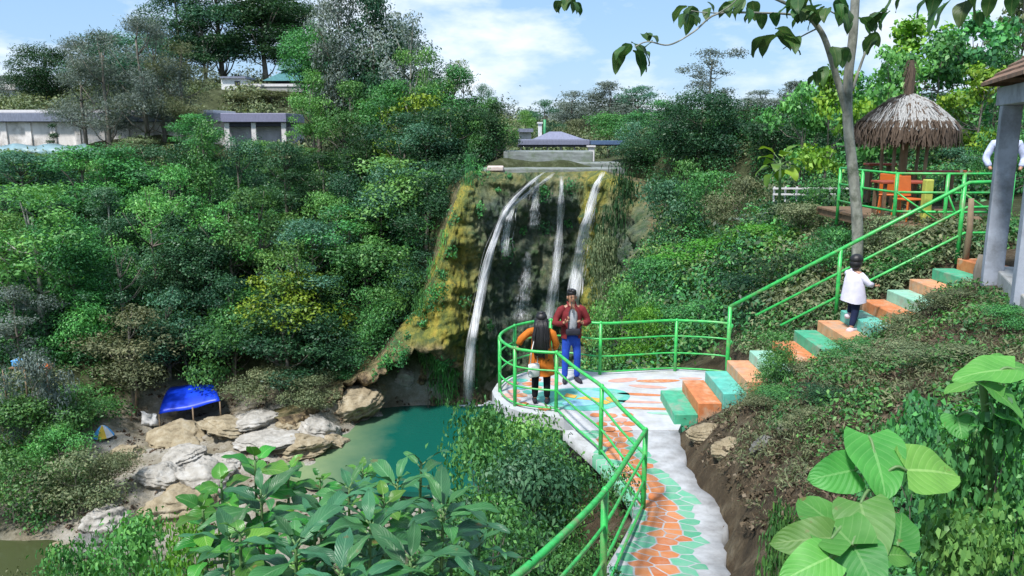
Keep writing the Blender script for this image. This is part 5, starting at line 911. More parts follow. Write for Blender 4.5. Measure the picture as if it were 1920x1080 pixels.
# ---------------------------------------------------------------- single trees and shrubs: kind, pixel x, base row, top row, width in pixels, colour, label
GL, GT, GR, GB = 'trees on the left slope', 'tall trees on the left skyline', 'trees on the right bank', 'shrubs on the river bank'
S = [
 # skyline, left to right
 ('bushy', 20, 215, 140, 70, 'grey', 'low grey tree at the far left edge of the skyline', GT, 98),
 ('dome', 92, 215, 84, 118, 'dark', 'dark round tree, farthest left full crown on the skyline', GT, 88),
 ('feather', 160, 262, 62, 120, 'grey', 'feathery grey tree just right of the dark round tree', GT, 67.5),
 ('feather', 208, 288, 48, 150, 'grey', 'broad feathery grey tree standing in front of the long wall', GT, 66.5),
 ('feather', 280, 285, 22, 135, 'grey', 'tallest feathery grey tree in front of the long wall', GT, 67),
 ('feather', 345, 262, 70, 120, 'olive', 'olive feathery tree to the left of the white house', GT, 67.8),
 ('dome', 250, 215, 62, 200, 'blue', 'wide blue green crown behind the feathery grey trees', GT, 90),
 ('tall', 345, 195, -40, 110, 'dark', 'leftmost of the tall dark trees rising past the top of the picture', GT, 96),
 ('tall', 420, 190, -70, 150, 'blue', 'tall blue green tree rising over the white house', GT, 97),
 ('tall', 500, 190, -30, 150, 'dark', 'tall dark tree left of the shrine roof', GT, 96),
 ('broad', 598, 200, 62, 95, 'dark', 'small dark crown between shrine and tall trees', GT, 99),
 ('tall', 645, 262, -50, 125, 'grey', 'tall grey green tree right of the shrine', GT, 64),
 ('tall', 705, 280, -25, 130, 'dark', 'tall dark tree with bare lower trunk right of the shrine', GT, 63),
 ('sparse', 770, 285, 18, 190, 'grey', 'thin crowned grey tree leaning out over the sky', GT, 60),
 ('sparse', 800, 260, 84, 110, 'light', 'thin bright green tree in front of the thin crowned grey tree', GT, 57),
 ('sparse', 868, 262, 108, 95, 'olive', 'thin olive tree at the right end of the left skyline', GT, 58),
 ('feather', 905, 262, 150, 60, 'blue', 'small dark conical tree at the right end of the left skyline', GT, 57),
 ('broad', 590, 290, 126, 105, 'light', 'bright green tree at the right end of the purple roofed shed', GT, 62),
 ('broad', 665, 300, 150, 130, 'mid', 'green crown below the two tall trees right of the shrine', GT, 59),
 ('broad', 735, 300, 150, 150, 'mid', 'green crown under the thin bright green tree', GT, 56.5),
 ('bushy', 790, 255, 178, 170, 'yellow', 'flat yellow green crown above the dark trees at the cliff', GT, 55.5),
 ('broad', 760, 345, 210, 170, 'dark', 'broad dark crown left of the weir, lower on the slope', GT, 52.5),
 ('dome', 850, 345, 196, 180, 'dark', 'broad dark crown just left of the weir', GT, 51),
 ('broad', 915, 330, 178, 105, 'mid', 'green crown touching the left end of the weir', GT, 50.5),
 ('bushy', 690, 330, 235, 120, 'dark', 'dark shrub on the rim left of the broad dark crowns', GT, 56),
 ('cone', 101, 272, 228, 30, 'dark', 'small cone shaped tree against the cream wall', GT, 66),
 ('broad', 372, 300, 212, 120, 'mid', 'green tree hiding the middle of the long wall', GT, 64),
 ('bushy', 255, 295, 258, 90, 'olive', 'olive shrub at the foot of the long wall', GT, 64),
 ('bushy', 480, 300, 262, 95, 'light', 'light green shrub under the purple roofed shed', GT, 62),
 ('bushy', 510, 205, 168, 150, 'olive', 'olive shrubs on the grassy bank below the shrine', GT, 83.5),
 # left slope
 ('broad', 50, 420, 300, 160, 'blue', 'blue green tree high on the left edge of the slope', GL, None),
 ('broad', 165, 430, 292, 170, 'mid', 'green tree below the small cone shaped tree', GL, None),
 ('broad', 300, 430, 288, 140, 'blue', 'blue green tree below the middle of the long wall', GL, None),
 ('sparse', 85, 640, 375, 215, 'light', 'yellow green tree with pale forked trunk on the left slope', GL, None),
 ('broad', 215, 520, 370, 120, 'blue', 'dark blue green tree right of the tree with pale forked trunk', GL, None),
 ('drape', 400, 455, 255, 95, 'mid', 'tall vine draped tree column below the green tree at the wall', GL, None),
 ('drape', 455, 440, 285, 90, 'blue', 'slimmer vine draped tree column right of the taller one', GL, None),
 ('sparse', 300, 600, 375, 150, 'light', 'light green tree in the middle of the left slope', GL, None),
 ('broad', 540, 430, 285, 120, 'blue', 'blue green tree below the purple roofed shed', GL, None),
 ('broad', 610, 420, 300, 110, 'dark', 'dark tree right below the bright tree by the shed', GL, None),
 ('broad', 490, 560, 372, 165, 'mid', 'large green crown in the middle of the left slope', GL, None),
 ('bushy', 750, 430, 312, 190, 'light', 'light topped hanging thicket left of the waterfall', GL, None),
 ('drape', 720, 500, 340, 100, 'blue', 'vine draped thicket below the light topped thicket', GL, None),
 ('drape', 800, 470, 345, 95, 'dark', 'dark draped thicket nearest the left side of the cliff', GL, None),
 ('drape', 645, 500, 350, 90, 'dark', 'dark draped thicket left of the vine draped one', GL, None),
 ('broad', 400, 600, 440, 130, 'dark', 'dark tree between the light green tree and the large green crown', GL, None),
 ('broad', 590, 580, 430, 140, 'blue', 'blue green tree right of the large green crown', GL, None),
 ('bushy', 690, 600, 470, 150, 'mid', 'round green tree above the ochre rocks of the cliff', GL, None),
 ('bushy', 560, 645, 525, 165, 'yellow', 'yellow green tree near the middle of the lower left slope', GL, None),
 ('bushy', 470, 660, 555, 130, 'mid', 'green tree left of the yellow green tree', GL, None),
 ('bushy', 180, 650, 555, 110, 'light', 'small light green tree left of the olive one', GL, None),
 ('broad', 40, 700, 555, 130, 'grey', 'grey leaved tree above the stall platform', GL, None),
 ('broad', 255, 765, 595, 165, 'olive', 'olive yellow tree directly above the bare pale pole', GL, None),
 ('bushy', 355, 735, 615, 130, 'dark', 'dark tree directly above the blue tarpaulin', GL, None),
 ('bushy', 445, 735, 600, 140, 'mid', 'green tree right above the end of the blue tarpaulin', GL, None),
 ('broad', 545, 740, 590, 160, 'dark', 'dark tree low on the slope right of the blue tarpaulin', GL, None),
 ('bushy', 615, 700, 600, 130, 'dark', 'dark shrub above the cliff overhang', GL, None),
 ('bushy', 700, 650, 550, 95, 'mid', 'green shrub on the rim of the ochre cliff', GL, None),
 ('bushy', 500, 765, 700, 110, 'olive', 'olive shrub at the bank right of the tarpaulin', GL, None),
 ('bushy', 580, 765, 712, 90, 'olive', 'small olive shrub above the whitest flat boulder', GL, None),
 # river bank shrubs, bottom left
 ('bushy', 70, 775, 690, 180, 'olive', 'pale olive shrub just below the stall platform', GB, None),
 ('bushy', 150, 800, 722, 130, 'mid', 'green shrub left of the rainbow parasol', GB, None),
 ('bushy', 60, 870, 745, 190, 'mid', 'large green shrub at the left edge above the river', GB, None),
 ('bushy', 115, 900, 800, 120, 'light', 'light green shrub beside the tan boulder of the dry bank', GB, None),
 ('bushy', 30, 985, 850, 170, 'mid', 'dense green shrub at the left edge over the dark stream', GB, None),
 ('bushy', 150, 975, 850, 170, 'olive', 'olive green shrub overhanging the dark stream', GB, None),
 ('bushy', 215, 930, 850, 110, 'olive', 'small olive shrub above the pale pointed boulder', GB, None),
 ('bushy', 255, 1160, 985, 250, 'light', 'bright green shrub at the bottom edge left of the long leaved shrubs', GB, 17),
 ('bushy', 140, 1160, 1020, 180, 'mid', 'green shrub at the bottom edge below the pale pointed boulder', GB, 17),
 ('bushy', 375, 1160, 980, 190, 'fresh', 'fresh green shrub at the bottom edge touching the long leaved shrubs', GB, 14),
 ('bushy', 30, 1150, 1085, 120, 'olive', 'low shrub in the bottom left corner', GB, 17),
 # mound under the platform
 ('bushy', 925, 960, 757, 185, 'mid', 'dense leafy shrub directly below the rounded platform end', GB, 11.6),
 ('bushy', 1000, 980, 775, 230, 'light', 'lighter leafy shrub below the platform edge', GB, 10.8),
 ('bushy', 900, 1040, 825, 220, 'mid', 'leafy shrub lower left of the platform above the long leaved shrubs', GB, 9.6),
 ('bushy', 985, 1080, 850, 270, 'blue', 'blue green shrub between platform and near railing', GB, 8.6),
 ('bushy', 1078, 1060, 865, 170, 'mid', 'dark shrub against the outside of the path railing', GB, 8.8),
 ('bushy', 930, 1190, 930, 270, 'mid', 'dark shrub at the bottom edge left of the near railing', GB, 6.8),
 ('bushy', 1075, 1180, 1010, 150, 'mid', 'green shrub under the nearest slanting rail', GB, 6.6),
 # right bank
 ('broad', 985, 262, 205, 60, 'light', 'light green tree left of the slim white pillar', GR, 70),
 ('broad', 1020, 262, 186, 75, 'blue', 'blue green tree behind the tall green pole', GR, 78),
 ('broad', 1070, 250, 168, 85, 'grey', 'grey tree above the lilac roof', GR, 95),
 ('broad', 1140, 258, 152, 110, 'grey', 'large grey green tree on the horizon right of the weir', GR, 92),
 ('broad', 1195, 250, 160, 90, 'blue', 'blue green tree on the horizon next to the large grey green one', GR, 92),
 ('bushy', 1140, 268, 212, 110, 'mid', 'bright round shrub behind the footbridge', GR, 66),
 ('bushy', 1085, 262, 222, 70, 'olive', 'olive shrub behind the right end of the lilac roof', GR, 70),
 ('bushy', 1195, 330, 225, 110, 'blue', 'blue green tree right above the footbridge end', GR, 50),
 ('bushy', 1215, 365, 255, 120, 'dark', 'dark shrub right of the weir', GR, 46),
 ('sparse', 1325, 290, 85, 125, 'grey', 'thin grey tree standing above the dark crown on the right skyline', GR, 44),
 ('dome', 1310, 310, 168, 175, 'dark', 'broad dark crown in the middle of the right skyline', GR, 41),
 ('broad', 1235, 300, 185, 100, 'mid', 'green crown left of the broad dark crown', GR, 47),
 ('broad', 1420, 300, 165, 120, 'grey', 'grey green crown right of the broad dark crown', GR, 44),
 ('broad', 1480, 290, 150, 120, 'grey', 'farther grey crown left of the slim forked tree', GR, 55),
 ('bushy', 1450, 330, 225, 150, 'dark', 'dark shrub below the grey green crowns', GR, 36),
 ('bushy', 1250, 480, 335, 150, 'blue', 'large blue green thicket to the right of the waterfall', GR, 34),
 ('bushy', 1320, 450, 318, 130, 'mid', 'green thicket to the right of the blue green one', GR, 33),
 ('bushy', 1170, 450, 330, 100, 'dark', 'dark thicket overhanging the right cliff edge', GR, 41),
 ('bushy', 1130, 560, 440, 80, 'olive', 'olive shrub hanging at the right foot of the cliff', GR, 33),
 ('bushy', 1395, 420, 330, 130, 'olive', 'olive shrub on the open bank below the skyline', GR, 29),
 ('bushy', 1320, 560, 445, 170, 'fresh', 'bright green shrub above the platform railing', GR, 22),
 ('bushy', 1420, 510, 415, 150, 'fresh', 'bright green shrub left of the slim forked tree', GR, 21),
 ('bushy', 1240, 600, 480, 140, 'mid', 'green shrub left of the bright green one above the railing', GR, 22),
 ('bushy', 1165, 640, 530, 120, 'light', 'light shrub behind the man in the maroon jacket', GR, 20),
 ('bushy', 1215, 660, 570, 130, 'fresh', 'fresh shrub seen through the platform railing', GR, 18),
 ('bushy', 1310, 650, 560, 140, 'mid', 'green shrub behind the corner of the platform railing', GR, 18),
 ('bushy', 1500, 470, 375, 130, 'olive', 'olive shrub beside the foot of the slim forked tree', GR, 20),
 ('bushy', 1400, 600, 510, 140, 'dark', 'dark shrub behind the lower part of the stair rail', GR, 17),
 ('bushy', 1490, 570, 470, 150, 'dark', 'dark shrub behind the middle of the stair rail', GR, 16.5),
 ('bushy', 1560, 420, 330, 110, 'mid', 'green shrub left of the deck fence', GR, 22),
 ('teak', 1545, 350, 110, 130, 'yellow', 'yellow green big leaved tree left of the slim forked tree', GR, 25),
 ('teak', 1650, 340, 80, 150, 'light', 'big leaved tree behind the thatched parasol on its left', GR, 26),
 ('teak', 1740, 340, 60, 150, 'mid', 'big leaved tree rising right behind the parasol spire', GR, 28),
 ('teak', 1820, 350, 110, 150, 'yellow', 'yellow green big leaved tree right of the parasol', GR, 25),
 ('broad', 1850, 350, 55, 130, 'mid', 'green tree between parasol and pavilion roof', GR, 32),
 ('broad', 1740, 345, 170, 260, 'dark', 'dark broad crown closing the terrace behind the parasol', GR, 36),
 ('bushy', 1590, 345, 225, 120, 'dark', 'dark shrub behind the slim forked tree', GR, 30),
 ('bushy', 1800, 345, 270, 120, 'blue', 'blue green shrub behind the red benches', GR, 25),
 ('bushy', 1890, 345, 200, 120, 'mid', 'green shrub seen between the two front pillars', GR, 20),
 ('teak', 1900, 200, -60, 160, 'olive', 'bare olive tree above the pavilion roof', GR, 40),
 ('feather', 1400, 235, 178, 60, 'grey', 'small pale feathery tree in the skyline dip', GR, 60),
 ('feather', 1540, 235, 130, 60, 'grey', 'pale feathery tree behind the yellow green big leaved tree', GR, 60),
 # stair bank
 ('bushy', 1455, 735, 612, 105, 'mid', 'dark green vine clump hiding the lower stairs', 'shrubs on the stair bank', 11.9),
 ('bushy', 1510, 745, 695, 100, 'olive', 'dry olive clump in front of the stairs', 'shrubs on the stair bank', 11.6),
 ('bushy', 1600, 760, 700, 120, 'mid', 'green clump on the bank under the child', 'shrubs on the stair bank', 11.2),
 ('bushy', 1690, 790, 690, 170, 'olive', 'wider dry clump on the bank under the upper stairs', 'shrubs on the stair bank', 9.6),
 ('bushy', 1560, 840, 770, 150, 'dark', 'dark green clump on the bank above the bare cut', 'shrubs on the stair bank', 9.2),
 ('bushy', 1450, 800, 735, 120, 'mid', 'green vine clump right of the orange step', 'shrubs on the stair bank', 10.6),
 ('bushy', 1790, 770, 660, 180, 'olive', 'large olive clump below the pavilion', 'shrubs on the stair bank', 8.6),
 ('bushy', 1690, 705, 655, 120, 'olive', 'dry olive clump below the upper stairs', 'shrubs on the stair bank', 11.4),
 ('bushy', 1790, 670, 610, 110, 'olive', 'dry olive clump under the dead stump', 'shrubs on the stair bank', 11.0),
 ('bushy', 1880, 650, 560, 110, 'mid', 'green clump at the foot of the pavilion', 'shrubs on the stair bank', 9.0),
]
GV = 'creeper mounds at the bottom right'
S += [('vine', 1860, 960, 715, 210, 'mid', 'tall mound of creepers at the right edge under the pale sapling', GV, 3.4),
 ('vine', 1790, 1000, 800, 150, 'mid', 'mound of creepers right of the big heart shaped leaves', GV, 3.8),
 ('vine', 1900, 1060, 860, 160, 'mid', 'darker mound of creepers at the right edge, lower than the tall one', GV, 3.3),
 ('vine', 1800, 1100, 930, 190, 'light', 'bright mound of creepers near the bottom right corner', GV, 3.1),
 ('vine', 1720, 880, 740, 160, 'mid', 'dark mound of creepers behind the big heart shaped leaves', GV, 4.8),
 ('vine', 1480, 1000, 930, 90, 'mid', 'small mound left of the big heart shaped leaves', GV, 3.9)]
S += [('bushy', 1425, 860, 790, 90, 'olive', 'dry clump among the bank stones', 'shrubs on the stair bank', 10.3), ('bushy', 1510, 900, 830, 100, 'olive', 'dry clump above the bare cut of the bank', 'shrubs on the stair bank', 8.8), ('drape', 882, 440, 325, 46, 'mid', 'narrow vine curtain over the upper left rim of the cliff', GL, 44.6), ('bushy', 838, 540, 440, 60, 'light', 'small light shrub on the left edge of the moss covered buttress', GL, 44.0), ('bushy', 800, 640, 545, 60, 'mid', 'small green shrub on the lower left edge of the buttress', GL, 43.6),
 ('bushy', 655, 730, 655, 80, 'mid', 'green shrub above the sloping lip of the cliff overhang', GL, 43.5), ('sparse', 560, 640, 470, 130, 'light', 'light open crown above the yellow green tree', GL, None), ('broad', 330, 520, 330, 120, 'light', 'light crown high in the middle of the left slope', GL, None), ('broad', 130, 560, 400, 100, 'dark', 'dark crown just right of the pale forked trunk', GL, None), ('broad', 620, 530, 380, 110, 'light', 'light green crown left of the vine draped thicket', GL, None), ('sparse', 210, 450, 310, 110, 'light', 'light open crown below the cone shaped tree', GL, None), ('broad', 440, 700, 540, 110, 'dark', 'dark crown above the right end of the blue tarpaulin', GL, None),
 ('bushy', 1650, 470, 395, 120, 'olive', 'olive shrub in front of the left corner of the deck', GR, 15.0), ('bushy', 1730, 470, 415, 130, 'olive', 'dry olive shrub hiding the front edge of the deck', GR, 14.9), ('bushy', 1560, 500, 420, 130, 'mid', 'green shrub left of the trunk foot', GR, 15.6), ('bushy', 1690, 520, 455, 130, 'mid', 'low green shrub between the stair rails and the deck', GR, 14.4),
 ('tall', 600, 290, 40, 120, 'mid', 'green tall tree just right of the shrine roof', GT, 66), ('tall', 760, 310, 40, 150, 'dark', 'wide dark tall tree behind the thin crowned grey tree', GT, 66), ('tall', 850, 300, 120, 120, 'mid', 'green tree sloping down towards the weir', GT, 57.5),
 ('feather', 310, 270, 40, 120, 'grey', 'grey feathery tree between the tallest and the olive one', GT, 68.2), ('broad', 390, 215, 30, 130, 'dark', 'dark crown under the leftmost tall trees', GT, 94), ('tall', 545, 200, -10, 120, 'dark', 'dark tall tree directly behind the shrine', GT, 99),
 ('broad', 930, 300, 190, 80, 'dark', 'dark narrow crown right at the weir end', GT, 50), ('broad', 800, 340, 230, 140, 'blue', 'blue green crown low between the two broad dark crowns', GT, 49.5),
 ('broad', 20, 360, 290, 120, 'mid', 'green crown under the pale blue sheet at the left edge', GL, None), ('broad', 110, 350, 290, 130, 'light', 'light green crown under the right end of the pale blue sheet', GL, None), ('tall', 235, 440, 290, 110, 'mid', 'tall narrow green tree high on the left slope', GL, None),
 ('broad', 570, 360, 285, 130, 'mid', 'green crown just below the purple roofed shed', GL, None), ('drape', 345, 470, 300, 80, 'dark', 'dark vine column left of the tall vine draped one', GL, None), ('sparse', 440, 590, 400, 140, 'light', 'light open crowned tree left of the large green crown', GL, None),
 ('tall', 350, 600, 420, 120, 'blue', 'blue green tree with long trunk in the middle of the left slope', GL, None), ('sparse', 650, 560, 400, 150, 'mid', 'open crowned green tree left of the light topped thicket', GL, None), ('tall', 150, 640, 430, 120, 'mid', 'green tree behind the pale forked trunk', GL, None),
 ('broad', 20, 560, 420, 130, 'light', 'light green crown at the left edge beside the yellow green tree', GL, None), ('sparse', 240, 650, 480, 130, 'blue', 'open blue green tree in the lower left slope', GL, None), ('sparse', 690, 560, 430, 120, 'light', 'light open crown below the vine draped thicket', GL, None), ('bushy', 800, 560, 480, 110, 'dark', 'dark shrub in the hollow left of the ochre cliff', GL, None), ('bushy', 860, 430, 330, 80, 'dark', 'dark shrub leaning over the left rim of the cliff', GL, None),
 ('broad', 520, 690, 560, 120, 'blue', 'blue green tree between the yellow green tree and the dark low ones', GL, None), ('bushy', 760, 620, 520, 90, 'light', 'light shrub hanging at the top of the ochre rock', GL, None), ('broad', 320, 720, 560, 130, 'blue', 'blue green tree right of the olive yellow tree', GL, None),
 ('bushy', 60, 740, 660, 110, 'grey', 'grey shrub in front of the stall platform', GB, 35.2),
 ('teak', 1500, 330, 150, 120, 'light', 'light big leaved tree farther left of the slim forked tree', GR, 30), ('teak', 1690, 340, 20, 190, 'yellow', 'tall yellow green big leaved tree behind the parasol', GR, 32), ('teak', 1600, 330, 130, 140, 'mid', 'green big leaved tree directly behind the slim forked trunk', GR, 28), ('teak', 1800, 340, 20, 170, 'mid', 'tall green big leaved tree between spire and pavilion', GR, 30), ('broad', 1640, 345, 200, 160, 'mid', 'dense green crown low behind the parasol', GR, 33),
 ('sparse', 1440, 520, 400, 120, 'grey', 'grey half bare shrub tree on the right bank', GR, 24), ('bushy', 1280, 430, 300, 110, 'mid', 'green thicket right below the broad dark crown', GR, 38), ('sparse', 1380, 470, 360, 120, 'olive', 'olive open tree on the right bank', GR, 28)]
for (k, px, b_, t_, w_, col, lab, g, Y) in S:
    isb = k in ('bushy',) and g in (GB, 'shrubs on the stair bank'); nm = 'shrub' if 'shrub' in lab or 'clump' in lab or 'thicket' in lab else 'tree'
    tree(k, px, b_, t_, w_, col, lab, nm, nm, g, Y, BARKP if 'pale forked' in lab or 'thin' in lab else None)
# ---------------------------------------------------------------- dry vines and litter on the cut earth bank
scatter('dry_grass', 'dry olive grass and vines over the earth bank beside the stairs', 900, reg(2.9, 9, 6.5, 12.25, lambda x, y, z: (z > .5) & (z > .42 + (12.2 - y) * .07) & ~((x > 5.9) & (y < 11.8) & (z > 2.45))), .07, .17, 1900, 'olive', 220, 0, .6, aspect=4.5, jitter=1.0)
scatter('dry_grass', 'dark creeping vines over the earth bank beside the stairs', 480, reg(3.2, 8, 6.8, 12.2, lambda x, y, z: (z > 1.0) & ~((x > 5.9) & (z > 2.45))), .06, .18, 1500, 'mid', 221, .1, .6)
scatter('dry_grass', 'dry scrub on the slope between the stair rail and the deck', 520, reg(3.8, 11.5, 13.75, 15.5, lambda x, y, z: (z > -.2) & ((x > 4.4) | (y > 15.2))), .09, .26, 900, 'olive', 230, .1, .7, aspect=3)
scatter('dry_grass', 'green scrub on the slope between the stair rail and the deck', 200, reg(3.9, 11, 13.8, 15.5, lambda x, y, z: (z > -.2) & (x > 4.5)), .09, .26, 800, 'mid', 231, .2, .8)
scatter('undergrowth', 'scrub around the foot of the deck', 260, reg(5.2, 8.6, 14.6, 19, lambda x, y, z: (z < 2.75)), .10, .34, 800, 'olive', 234, .3, .9)
LM['litter'] = leafmat('dry brown litter', (.045,.032,.02), (.11,.08,.05), (.24,.19,.12), .1, .8, .2)
scatter('leaf_litter', 'brown twigs and dead leaves over the cut earth bank', 900, reg(2.4, 6.5, 5.0, 12.1, lambda x, y, z: (x > 2.35 + .03 * (y - 5)) & (z > .12)), .07, .12, 1500, 'litter', 232, -.1, .35, aspect=6, jitter=1.2)
scatter('gravel', 'stones and rubble over the river bed', 900, reg(-20, -6, 30, 44, lambda x, y, z: (z < -8.8) & (z > -11.5)), .16, .25, 120, 'litter', 233, -.3, .3, aspect=1.3, jitter=.5)
LM['clod'] = leafmat('earth clods', (.05,.04,.026), (.11,.085,.055), (.20,.165,.12), 0, .9, .1)
scatter('earth_clods', 'clods and pebbles on the cut earth bank', 700, reg(2.4, 5.5, 5.0, 12.0, lambda x, y, z: (x > 2.3 + .03 * (y - 5)) & (z > .1) & (z < 1.9)), .055, .10, 1300, 'clod', 235, -.35, .6, aspect=1.25, jitter=.8)
scatter('leaf_litter', 'thin weeds and litter at the foot of the earth bank', 260, reg(2.5, 4.2, 5.5, 11.5, lambda x, y, z: (x > 2.0 + .07 * (y - 5)) & (z > .28)), .045, .10, 1500, 'olive', 222, .05, .5, aspect=4, jitter=1.0)
# ---------------------------------------------------------------- foreground creepers, bottom right
scatter('creeper', 'creeping round leaved plants covering the bank at the bottom right', 1500, reg(1.75, 6.5, 2.2, 7.0, lambda x, y, z: (x > 1.35 + .12 * y) & (x - .46 * y > .35)), .060, .17, 2600, 'mid', 223, .35, .8, aspect=1.35, jitter=.55)
scatter('creeper', 'bright young creeper leaves at the bottom right', 420, reg(1.9, 6.0, 2.2, 6.5, lambda x, y, z: (x - .48 * y > .55)), .062, .18, 900, 'fresh', 224, .6, .9, aspect=1.3, jitter=.5)
# ---------------------------------------------------------------- big single leaves
def veinleaf(name, c0, c1, vein, nv_=11, rough=.35, trans=.25):
    m, t, b = newmat(name); uvn = t.nodes.new('ShaderNodeUVMap'); sx = t.nodes.new('ShaderNodeSeparateXYZ'); t.links.new(uvn.outputs[0], sx.inputs[0])
    au = mathn(t, 'ABSOLUTE', sx.outputs[0]); q = mathn(t, 'SUBTRACT', mathn(t, 'MULTIPLY', sx.outputs[1], nv_), mathn(t, 'MULTIPLY', au, 3.2)); fr = mathn(t, 'ABSOLUTE', mathn(t, 'SUBTRACT', mathn(t, 'FRACT', q), .5))
    side = mathn(t, 'LESS_THAN', fr, .06); midr = mathn(t, 'LESS_THAN', au, .05); vn = mathn(t, 'MAXIMUM', mathn(t, 'MULTIPLY', side, .28), mathn(t, 'MULTIPLY', midr, .7))
    n = noise(t, 5, 5, .6); r = ramp(t, [(.3, c0), (.7, c1)], n.outputs[0]); a = t.nodes.new('ShaderNodeAttribute'); a.attribute_name = 'tint'; s = t.nodes.new('ShaderNodeSeparateColor'); t.links.new(a.outputs[0], s.inputs[0])
    hs = t.nodes.new('ShaderNodeHueSaturation'); t.links.new(mixc(t, vn, r.outputs[0], vein), hs.inputs['Color']); t.links.new(mathn(t, 'ADD', mathn(t, 'MULTIPLY', s.outputs[0], .7), .65), hs.inputs['Value']); t.links.new(mathn(t, 'ADD', mathn(t, 'MULTIPLY', s.outputs[1], .05), .475), hs.inputs['Hue'])
    sp = ramp(t, [(.66, (0,0,0)), (.71, (1,1,1))], noise(t, 11, 4, .6).outputs[0]); lc = mixc(t, mathn(t, 'MULTIPLY', sp.outputs[0], .75), hs.outputs[0], (.17,.12,.04))
    t.links.new(lc, b.inputs['Base Color']); b.inputs['Roughness'].default_value = rough; bump(t, b, mathn(t, 'ADD', mathn(t, 'ADD', fr, midr), mathn(t, 'MULTIPLY', n.outputs[0], .8)), .4, .006)
    tr = t.nodes.new('ShaderNodeBsdfTranslucent'); t.links.new(lc, tr.inputs[0]); ms = t.nodes.new('ShaderNodeMixShader'); ms.inputs[0].default_value = trans; t.links.new(b.outputs[0], ms.inputs[1]); t.links.new(tr.outputs[0], ms.inputs[2]); t.links.new(ms.outputs[0], t.nodes['Material Output'].inputs[0]); return m
VL_BLUE = veinleaf('glossy blue green leaf', (.028,.125,.040), (.060,.215,.075), (.15,.33,.15), rough=.42); VL_BRIGHT = veinleaf('bright glossy leaf', (.035,.17,.015), (.08,.28,.03), (.20,.38,.10), 9); VL_TEAK = veinleaf('big soft light green leaf', (.06,.24,.035), (.115,.35,.06), (.22,.44,.13), 8, .55, .35); VL_OLD = veinleaf('old teak leaf', (.022,.075,.015), (.06,.15,.03), (.15,.20,.06), 8, .5, .4); STEM = plain('green stem', (.10,.19,.06), .55, .25, 12, .1)
class LB:
    def __init__(s, seed=0): s.V, s.F, s.U, s.T = [], [], [], []; s.r = random.Random(seed)
    def leaf(s, base, d, up, L_, W_, droop=.5, shape='lance', fold=.22, n=9):
        d = Vector(d).normalized(); up = Vector(up); side = d.cross(up).normalized(); up = side.cross(d).normalized(); tw = s.r.uniform(-.35, .35); side = (side * math.cos(tw) + up * math.sin(tw)); b0 = len(s.V); tt = (s.r.random(), s.r.random(), 0, 1); wv = s.r.uniform(0, 6)
        p = Vector(base); cur = d.copy()
        for i in range(n + 1):
            t = i / n
            if shape == 'lance': w_ = math.sin(math.pi * min(1, t ** .85)) ** .9 * (1 - .15 * t)
            elif shape == 'ovate': w_ = (math.sin(math.pi * t ** .62) ** .8) * 1.0
            else: w_ = max(0, math.sin(math.pi * min(1, (t * .93 + .07)) ** .60)) ** .62
            for j in range(-2, 3):
                q = j / 2; back = -(.12 * L_ * abs(q) * (1 - t) if shape == 'heart' else 0)
                rip = .035 * L_ * math.sin(t * 11 + wv + q) * abs(q)
                s.V.append(tuple(p + side * (q * w_ * W_ / 2) + up * (fold * abs(q) ** 1.3 * w_ * W_ / 2 + rip) + d * back)); s.U.append((q, t)); s.T.append(tt)
            ang = droop / n * (.4 + 1.2 * t); cur = (cur * math.cos(ang) - up * math.sin(ang)).normalized(); up = side.cross(cur).normalized(); p = p + cur * L_ / n
        for i in range(n):
            for j in range(4): a = b0 + i * 5 + j; s.F.append((a, a + 1, a + 6, a + 5))
        return s
    def build(s, name, mat, parent): return mobj(name, arrays_mesh(name, s.V, s.F, s.T, s.U, True), mat, parent)
def shrub(px, top, Y, hgt, nleaf, Ls, Ws, mat, label, seed, droop=.9, shape='lance', lean=0, spread=.55, name='broadleaf_shrub'):
    rs = random.Random(seed); q = atY(px, top, Y); zb = h1(q.x, q.y); base = Vector((q.x - lean, q.y + .1, min(zb, q.z - hgt) - .05)); root = empty(name, base, label, 'shrub', 'long leaved shrubs in the foreground' if mat is VL_BLUE else None)
    tp = q - base; st_ = [Vector((0, 0, 0)), tp * .4 + Vector((.03, 0, .05)), tp * .75 + Vector((-.02, .02, .02)), tp]; pts = cr(st_, 6); mb = MB(); mb.tube(pts, [.016 - .010 * i / (len(pts) - 1) for i in range(len(pts))], 7); lb_ = LB(seed)
    for k in range(nleaf):
        f = 1 - (k / nleaf) ** 1.15 * spread * min(1, 1.0 / max(.5, tp.length)); i = f * (len(pts) - 1); a = pts[int(i)].lerp(pts[min(len(pts) - 1, int(i) + 1)], i % 1); az = k * 2.39996 + seed; el = .95 - 1.15 * (k / nleaf) ** .7 + rs.uniform(-.15, .15); d = Vector((math.cos(az) * math.cos(el), math.sin(az) * math.cos(el), math.sin(el)))
        L_ = Ls * rs.uniform(.75, 1.15) * (.55 + .45 * min(1, k / 4)); pe = a + d * .03; mb.tube([a, pe], [.005, .004], 5); lb_.leaf(pe, d, (0, 0, 1), L_, Ws * L_ / Ls, droop * rs.uniform(.6, 1.3), shape)
    mb.build('stem', STEM, root, True); lb_.build('foliage', mat, root); return root
